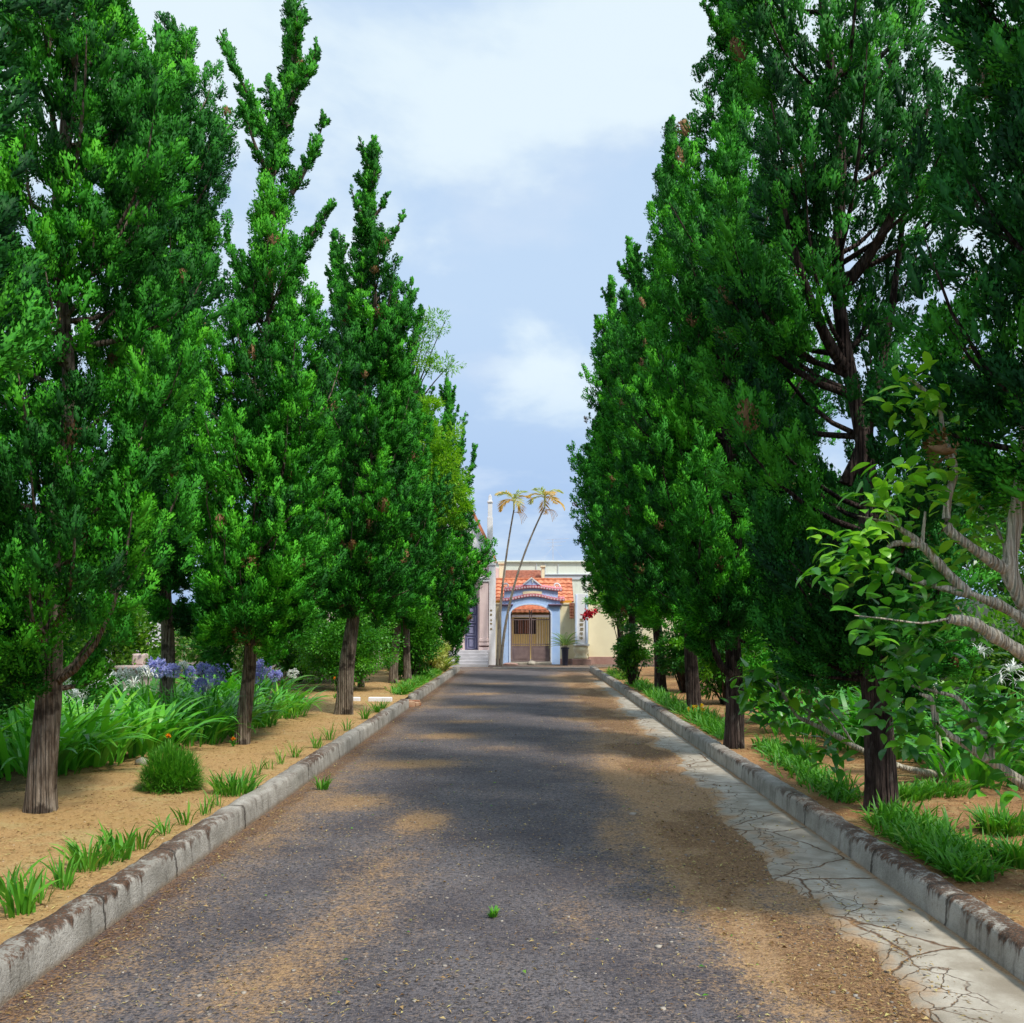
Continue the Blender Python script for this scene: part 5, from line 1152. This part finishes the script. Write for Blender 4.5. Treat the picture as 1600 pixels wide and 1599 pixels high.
m = MB(); m.box(X_(785, DI), X_(880, DI), DI - .9, DI - .02, Z_(965, DI), Z_(961, DI)); part(m, 'awning', 'white', root, .02)
m = MB(); tile_plane(m, X_(778, DI), X_(888, DI), DI - 1.0, Z_(957, DI - 1), DI + 1.2, Z_(941, DI + 1.2)); part(m, 'roof', 'orange', root)
m = MB(); m.box(-3.5, 4.5, D + .45, DI - .05, .0, .03)
st(part(m, 'courtyard_paving', 'plain_conc', None))

# brown roofed wing above the lodge, cream chimney blocks, the tall pale building behind
DB = 45.5
root = empty('brown_roofed_house', (X_(817, DB), DB, 0), 'house with a weathered brown tile roof rising behind the pink tiled gateway', 'house')
m = MB(); m.box(X_(789.5, DB), X_(845.5, DB), DB, DB + 3, 0, Z_(909, DB)); part(m, 'wall', 'cream', root)
m = MB(); tile_plane(m, X_(788.5, DB), X_(846, DB), DB - .3, Z_(910.5, DB), DB + 2.4, Z_(892.5, DB + 2.4), .3, .25); part(m, 'roof', 'brownroof', root)
m = MB(); m.box(X_(788.5, DB), X_(846, DB), DB + 2.36, DB + 2.6, Z_(893.5, DB + 2.4), Z_(891, DB + 2.4)); part(m, 'ridge', 'brownroof', root, .03)
for a, b, t in ((779.5, 788, 881), (846.3, 851, 886)):
    m = MB(); m.box(X_(a, DB), X_(b, DB), DB + .2, DB + .8, 0, Z_(t, DB)); m.box(X_(a, DB) - .05, X_(b, DB) + .05, DB + .14, DB + .86, Z_(t, DB) + .001, Z_(t, DB) + .07); part(m, 'pier', 'cream2', root, .01)
m = MB(); m.box(X_(774, DB), X_(779.2, DB), DB + .1, DB + .7, 0, Z_(887, DB)); part(m, 'pink_pier', 'pink', root, .02)
DG = 52.0
root = empty('pale_building', (X_(850, DG), DG, 0), 'tall flat-topped greenish white building behind the gateway roofs', 'building')
m = MB(); m.box(X_(772, DG), 9.0, DG, DG + 8, 0, Z_(879, DG)); part(m, 'wall', 'greenwhite', root)
m = MB(); m.box(X_(772, DG) - .1, 9.1, DG - .12, DG + 8.1, Z_(879, DG), Z_(876.4, DG)); part(m, 'parapet', 'greenwhite', root, .02)
m = MB(); m.box(X_(851, DG), 8.6, DG - .06, DG - .003, Z_(906, DG), Z_(899, DG)); m.box(X_(851, DG), 8.6, DG - .12, DG - .003, Z_(898.6, DG), Z_(897.2, DG)); part(m, 'band', 'greyblue', root, .01)
for c in (838, 852, 872):
    m = MB(); m.tube([(X_(c, DG), DG - .05, 2.0), (X_(c, DG), DG - .05, Z_(880, DG))], .018, 6); part(m, 'downpipe', 'greyblue', root)
m = MB(); m.box(X_(847, DG), X_(851, DG), DG - .12, DG - .003, Z_(888.5, DG), Z_(887, DG)); part(m, 'vent_hood', 'iron', root, .01)
root = empty('rooftop_aerial', (X_(865, DG), DG + 1, Z_(877, DG)), 'thin metal aerial mast with stay wires on the flat pale roof', 'aerial')
m = MB(); m.tube([(X_(865, DG), DG + 1, Z_(877, DG)), (X_(864.7, DG), DG + 1, Z_(840, DG))], .017, 6)
for z, l in ((841, .9), (846, .7), (852, .5)): m.tube([(X_(865, DG) - l * .5, DG + 1, Z_(z, DG)), (X_(865, DG) + l, DG + 1, Z_(z - 2, DG))], .007, 5)
part(m, 'mast', 'step', root)
m = MB()
for a, b in ((844, 876.5), (848, 876.5), (884, 876.5)): m.tube([(X_(865, DG), DG + 1, Z_(852, DG)), (X_(a, DG), DG + .4, Z_(b, DG))], .004, 4)
part(m, 'stay_wire', 'step', root)

# ------------------------------------------------------------------ lettered pillar on the right
DP = 37.4
def strokes(m, cx, cz, w, h, y, g):
    """one faded brush character made of a few bars"""
    for k in range(g.integers(2, 4)): z = cz + h * (.38 - .36 * k + g.normal(0, .04)); m.box(cx - w * g.uniform(.3, .5), cx + w * g.uniform(.3, .5), y - .006, y, z - .012, z + .012)
    x = cx + w * g.normal(0, .1); m.box(x - .012, x + .012, y - .010, y - .0065, cz - h * .45, cz + h * .45)
    m.prism([(cx - w * .45, cz - h * .45), (cx - w * .37, cz - h * .45), (cx - w * .1, cz + .0), (cx - w * .18, cz)], y - .013, y - .0105); m.prism([(cx + w * .37, cz - h * .45), (cx + w * .45, cz - h * .45), (cx + w * .18, cz), (cx + w * .1, cz)], y - .013, y - .0105)
root = empty('lettered_pillar', (X_(908, DP), DP, 0), 'white pillar with a column of faded characters beside the gateway, on a bulging base', 'pillar')
m = MB(); m.box(X_(899, DP), X_(918.5, DP), DP, DP + .45, Z_(1007, DP), Z_(928, DP)); part(m, 'shaft', 'white', root, .01)
m = MB(); m.box(X_(899, DP), X_(902, DP), DP - .05, DP - .002, Z_(1005, DP), Z_(930, DP)); m.box(X_(915.5, DP), X_(918.5, DP), DP - .05, DP - .002, Z_(1005, DP), Z_(930, DP)); part(m, 'side_band', 'blue_edge', root, .008)
m = MB(); m.box(X_(896.5, DP), X_(921, DP), DP - .1, DP + .5, Z_(1009, DP), Z_(1006.5, DP)); part(m, 'collar', 'white', root, .01)
m = MB(); r0 = X_(921, DP) - X_(908.7, DP)
m.lathe([(r0 * .86, Z_(1030, DP) - .0), (r0 * .9, Z_(1027, DP)), (r0 * .72, Z_(1024, DP)), (r0 * .98, Z_(1018, DP)), (r0 * 1.02, Z_(1014, DP)), (r0 * .84, Z_(1009.5, DP))], (X_(908.7, DP), DP + .22, 0), 28); part(m, 'bulging_base', 'cream2', root, 0, True)
m = MB(); m.box(X_(894, DP), X_(924, DP), DP - .18, DP + .6, 0, Z_(1030.3, DP)); part(m, 'plinth', 'plinth', root, .015)
g = np.random.default_rng(5)
for k in range(5):
    m = MB(); strokes(m, X_(908.5, DP), Z_(969 + k * 7.2, DP), .17, .12, DP - .0015, g); part(m, 'character', 'ink', root)

# ------------------------------------------------------------------ church front on the left
DC = 37.2
root = empty('church', (X_(735, DC), DC, 0), 'pale church front with a lilac panelled door, pink pilaster and pinnacle, mostly hidden', 'church')
m = MB(); xl_, xr_ = -9.0, X_(763, DC); dx0, dx1, dz0, dz1 = X_(726, DC), X_(746.5, DC), Z_(1016.5, DC), Z_(944, DC)
m.box(xl_, dx0, DC, DC + .4, 0, 4.4); m.box(dx1, xr_, DC, DC + .4, 0, 4.4); m.box(dx0, dx1, DC, DC + .4, dz1, 4.4); m.box(dx0, dx1, DC, DC + .4, 0, dz0)
m.box(xr_ - .4, xr_, DC + .4, DC + 14, 0, 4.4); part(m, 'wall', 'pink', root)
m = MB(); m.prism([(xl_ - .1, 4.4), (xr_ - .01, 4.4), (X_(760, DC), Z_(850, DC)), (X_(700, DC), 7.6), (-6.0, 7.6)], DC + .05, DC + .35); part(m, 'gable', 'white', root)
m = MB()
e0, e1 = (X_(759, DC), Z_(846, DC)), (X_(700, DC), 7.75); m.prism([e0, (e0[0] + .02, e0[1] + .2), (e1[0], e1[1] + .25), (e1[0], e1[1])], DC - .12, DC + 14); part(m, 'roof', 'orange', root)
m = MB(); m.box(dx0 + .002, dx1 - .002, DC + .10, DC + .16, dz0, dz1); door = part(m, 'door', 'lilac', root)
for k, (za, zb3) in enumerate(((.06, .50), (.58, .98), (1.06, 1.36), (1.42, 1.70))):
    m = MB(); xa, xb = dx0 + .08, dx1 - .08
    for fr in ((xa, xb, za, za + .035), (xa, xb, zb3 - .035, zb3), (xa, xa + .035, za + .036, zb3 - .036), (xb - .035, xb, za + .036, zb3 - .036)): m.box(fr[0], fr[1], DC + .07, DC + .098, dz0 + fr[2], dz0 + fr[3])
    m.box(xa + .09, xb - .09, DC + .08, DC + .098, dz0 + za + .08, dz0 + zb3 - .08); part(m, 'door_panel', 'lilac_light', door, .006)
m = MB(); m.box(X_(749.5, DC), X_(763, DC), DC - .22, DC - .002, dz0 + .40, Z_(910, DC)); part(m, 'pilaster', 'pink', root, .012)
for a, b, c_, o_ in ((748, 764.5, 1016.5, .27), (748.6, 763.8, 1009, .25), (749, 763.4, 1003, .235)):
    m = MB(); m.box(X_(a, DC), X_(b, DC), DC - o_, DC - .003, Z_(c_, DC) + .003, Z_(c_ - 5, DC)); part(m, 'pilaster_base', 'pink', root, .015)
m = MB(); m.box(X_(748, DC), X_(764.5, DC), DC - .26, DC - .003, Z_(909.5, DC), Z_(905, DC)); m.box(X_(747, DC), X_(765.5, DC), DC - .30, DC - .003, Z_(904.8, DC), Z_(902, DC)); part(m, 'pilaster_cap', 'white', root, .01)
m = MB(); m.box(X_(764, DC), X_(774, DC), DC - .12, DC + .35, 0, Z_(884, DC)); part(m, 'corner_pier', 'white', root, .01)
m = MB(); m.box(X_(763.4, DC), X_(774.6, DC), DC - .16, DC + .4, Z_(884, DC), Z_(880.5, DC)); part(m, 'pier_cap', 'white', root, .01)
m = MB(); m.box(X_(761.5, DC), X_(769.8, DC), DC - .06, DC + .24, Z_(880.3, DC), Z_(808, DC)); m.box(X_(762.3, DC), X_(769, DC), DC - .03, DC + .21, Z_(807.9, DC), Z_(786, DC)); m.box(X_(761.5, DC), X_(769.8, DC), DC - .06, DC + .24, Z_(785.8, DC), Z_(783, DC))
m.box(X_(763.2, DC), X_(768.4, DC), DC, DC + .17, Z_(782.8, DC), Z_(776, DC)); m.prism([(X_(763, DC), Z_(775.9, DC)), (X_(768.6, DC), Z_(775.9, DC)), (X_(765.8, DC), Z_(772, DC))], DC, DC + .17); part(m, 'pinnacle', 'white', root, .012)
for k, y in enumerate((954, 961, 969.5, 975, 983)):
    m = MB(); strokes(m, X_(767.5, DC), Z_(y, DC), .09, .07, DC - .1215, g); part(m, 'character', 'ink', root)
for k in range(5):
    m = MB(); m.box(X_(705, DC), X_(764.5, DC), DC - .35 - .28 * (5 - k), DC - .32 if k == 4 else DC - .35 - .28 * (4 - k) - .002, 0, .118 * (k + 1)); part(m, 'step', 'step', root, .008)
m = MB(); m.box(X_(705, DC), X_(764.5, DC), DC - .318, DC - .005, 0, .588); part(m, 'landing', 'step', root)

# ------------------------------------------------------------------ two leaning palms, potted cycad, small things in the forecourt
def palm(label, b, t, bend, seed):
    g = np.random.default_rng(seed); d = 36.3
    B, T = px(*b, d), px(*t, d); B[2] = 0
    root = empty('thin_palm', B, label, 'palm', 'leaning palms before the gateway')
    s = Cloud(); tt = np.linspace(0, 1, 30); Pp = B + (T - B) * tt[:, None] + np.array([bend, 0, 0]) * (tt * (1 - tt) * 4)[:, None]
    rr = .055 - .028 * tt; rr = rr * (1 + .10 * (np.arange(30) % 2)); rr[0] *= 1.3
    s.tube(Pp, rr, 8, .5); s.build('trunk', M['palmbark'], root, True)
    c = MB(); c.tube([T, T + np.array([.01, 0, .35]), T + np.array([.02, 0, .6])], [.03, .042, .015], 8); c.build('crownshaft', M['cycad'] if False else P('crownshaft_green', (.45, .38, .16), (.35, .40, .15), 6, .5), root, 0, True)
    for k in range(9):
        az = k * 2.399 + g.normal(0, .2) + seed; el = 1.35 - .16 * k + g.normal(0, .1); L = g.uniform(.72, 1.0) * (1 if k > 1 else .8); tone = [.9, .75, .7, .3, .05, .1, .6, .15, .0][k]
        n = 22; q = np.linspace(0, 1, n); an = el - q ** 1.2 * g.uniform(1.3, 2.0); h = np.cumsum(np.cos(an)) * L / n; v = np.cumsum(np.sin(an)) * L / n
        R3 = T + np.array([0, 0, .35]) + np.stack([h * math.cos(az), h * math.sin(az), v], -1)
        fr = Cloud(); fr.tube(R3, np.linspace(.016, .004, n), 5, tone)
        sdv = np.array([-math.sin(az), math.cos(az), 0]); tg = unit(np.gradient(R3, axis=0))
        for sgn in (-1, 1):
            for rep in range(1):
                i = np.arange(3, n); D_ = unit(sdv * sgn * .8 + tg[i] * .75 + np.array([0, 0, -.25 + .25 * rep]) + g.normal(0, .12, (len(i), 3)))
                fr.kites(R3[i], D_, unit(np.array([0, 0, 1.0]) + g.normal(0, .4, (len(i), 3))), .40 * np.sin(np.pi * np.clip(q[i] * .8 + .15, 0, 1)), .045, np.clip(tone + g.normal(0, .1, len(i)), 0, 1), .1)
        fr.build('frond', M['frond'], root)
    fr = Cloud()
    for k in range(5): fr.tube(bez(T - np.array([0, 0, .1]), T + np.array([.25 + .04 * k, 0, .0]), T + np.array([.3 + .05 * k, g.normal(0, .1), -.55 + .06 * k]), np.linspace(0, 1, 7)), .008, 4, .0)
    fr.build('seed_stalk', M['frond'], root)
palm('thin palm nearly upright, left of the two, with a tattered orange and green crown', (777, 1036), (803, 797), -.12, 3)
palm('thin palm leaning hard to the right across the blue arch', (783, 1036), (851, 793), -.34, 8)

DQ = 36.7; cx = X_(883, DQ)
root = empty('plant_pot', (cx, DQ, 0), 'tall dark blue tapered pot holding a spiky cycad, right of the gate', 'pot')
m = MB(); r = X_(889, DQ) - cx
m.lathe([(r * .70, 0.0), (r * .72, .04), (r * .92, .60), (r * .94, .63), (r * 1.12, .635), (r * 1.12, .70), (r * .95, .70), (r * .90, .62)], (cx, DQ, 0), 28); part(m, 'pot_body', 'pot', root, 0, False)
m = MB(); m.lathe([(r * .89, .60), (r * .3, .615)], (cx, DQ, 0), 24); part(m, 'potting_soil', 'plinth', root)
root = empty('cycad', (cx, DQ, .62), 'stiff rosette of yellowish green cycad fronds growing in the blue pot', 'plant')
g = np.random.default_rng(4)
m = MB(); m.lathe([(.10, -.02), (.12, .08), (.07, .16)], (cx, DQ, .62), 14); m.build('stem', M['palmbark'], root, 0, True)
for k in range(26):
    az = k * 2.399; el = 1.25 - .042 * k + g.normal(0, .06); L = g.uniform(.62, .8); n = 20; q = np.linspace(0, 1, n); an = el - q ** 1.5 * .75; h = np.cumsum(np.cos(an)) * L / n; v = np.cumsum(np.sin(an)) * L / n
    R3 = np.array([cx, DQ, .74]) + np.stack([h * math.cos(az), h * math.sin(az), v], -1); fr = Cloud(); tone = np.clip(.5 + g.normal(0, .2), 0, 1); fr.tube(R3, np.linspace(.010, .003, n), 4, 1.0)
    sdv = np.array([-math.sin(az), math.cos(az), 0]); tg = unit(np.gradient(R3, axis=0)); i = np.arange(3, n)
    for sgn in (-1, 1): fr.kites(R3[i], unit(sdv * sgn * .8 + tg[i] * .7 + np.array([0, 0, .25])), np.repeat([[0, 0, 1.0]], len(i), 0), .15 * np.sin(np.pi * np.clip(q[i] * .8 + .15, 0, 1)), .018, np.clip(tone + g.normal(0, .1, len(i)), 0, 1), .1)
    fr.build('frond', M['cycad'], root)

def lump(name, label, c, r, mat, seed, cat):
    g = np.random.default_rng(seed); bm = __import__('bmesh').new(); __import__('bmesh').ops.create_icosphere(bm, subdivisions=3, radius=1)
    for v in bm.verts: k = 1 + .25 * (fbm(np.array([v.co.x * 2 + seed]), np.array([v.co.y * 2 + v.co.z * 1.7]), 3, seed)[0] - .5) * 2; v.co = Vector((v.co.x * r[0] * k, v.co.y * r[1] * k, v.co.z * r[2] * k))
    me = bpy.data.meshes.new(name); bm.to_mesh(me); bm.free(); me.polygons.foreach_set('use_smooth', np.ones(len(me.polygons), bool))
    o = bpy.data.objects.new(name, me); COL.objects.link(o); o.location = c; me.materials.append(M[mat]); return tag(o, label, cat)
lump('stone', 'whitish rough stone lying before the middle of the gate', (X_(830.5, 37), 37.0, .07), (.17, .12, .11), 'plain_conc', 3, 'stone')
lump('stone', 'low grey stone left of the gate threshold, by the palm feet', (X_(797, 36.8), 36.8, .04), (.28, .14, .07), 'plinth', 4, 'stone')
lump('stone', 'small pale stone at the edge of the lilies on the left bed', (-3.95, 9.9, soil(-3.95, 9.9) + .02), (.07, .06, .05), 'plain_conc', 6, 'stone')
lump('stone', 'flat pale stone on the right bed near the kerb grass', (X_(1452, 6.9), 6.9, soil(2.9, 6.9) + .01), (.09, .05, .03), 'pinkst' if False else 'plinth', 7, 'stone')
m = MB(); m.box(X_(770, 34.4), X_(937, 34.4), 34.25, 34.5, .0, .03); o = m.build('pale_path', M['plain_conc'], None, .008); o['kind'] = 'structure'
# low white cross edging in the left bed
for (a, b, lb) in ((548, 562, 'low white edging block right beside the thick pale trunk'), (575, 612, 'longer low white edging block across the left bed near the broken kerb')):
    d = 18.0; m = MB(); m.box(X_(a, d), X_(b, d), d, d + .12, .1, Z_(1090, d)); o = m.build('edging_block', M['white'], None, .015); tag(o, lb, 'edging')
# boundary walls at the sides, a tiled house on the right
root = empty('garden_wall', (-14, 20, 0), 'pale boundary wall far behind the left planting', 'wall'); m = MB(); m.box(-14.2, -14, -6, 37.5, 0, 2.3); part(m, 'wall', 'white', root); m = MB(); m.box(-14.26, -13.94, -6, 37.5, 2.3, 2.38); part(m, 'coping', 'step', root, .01)
root = empty('garden_house', (9.2, 14, 0), 'grey-green house wall with a tiled roof edge at the right, behind the pale branches', 'house')
m = MB(); m.box(7.9, 13, 11.8, 21, 0, 2.05); part(m, 'wall', 'wallgrey', root)
m = MB(); tile_plane(m, 7.6, 13.2, 11.4, 2.0, 14.5, 3.5); part(m, 'roof', 'orange', root)
m = MB(); m.box(8.6, 9.5, 11.73, 11.797, .9, 1.7); f = part(m, 'window', 'white', root, .01); m = MB(); m.box(8.66, 9.44, 11.715, 11.728, .96, 1.64); part(m, 'pane', 'dark', f)
root = empty('garden_wall', (13, 0, 0), 'boundary wall beyond the right planting, beside the grey house', 'wall'); m = MB(); m.box(13.05, 13.25, -6, 37.5, 0, 2.2); part(m, 'wall', 'wallgrey', root); m = MB(); m.box(13.0, 13.3, -6, 37.5, 2.2, 2.28); part(m, 'coping', 'step', root, .01)
# pale memorial glimpsed among the lilies
root = empty('garden_memorial', (X_(215, 16.2), 16.2, soil(-6.5, 16.2)), 'pinkish stone memorial half hidden among the lilies on the left', 'memorial')
m = MB(); m.box(X_(190, 16.2), X_(236, 16.2), 16.2, 16.6, 0.1, Z_(1046, 16.2)); m.box(X_(182, 16.2), X_(244, 16.2), 16.1, 16.7, Z_(1046, 16.2) + .001, Z_(1040, 16.2)); part(m, 'block', 'pink', root, .02)
m = MB(); m.box(X_(203, 16.2), X_(222, 16.2), 16.25, 16.5, Z_(1039.9, 16.2), Z_(1022, 16.2)); part(m, 'headstone', 'pink', root, .03)
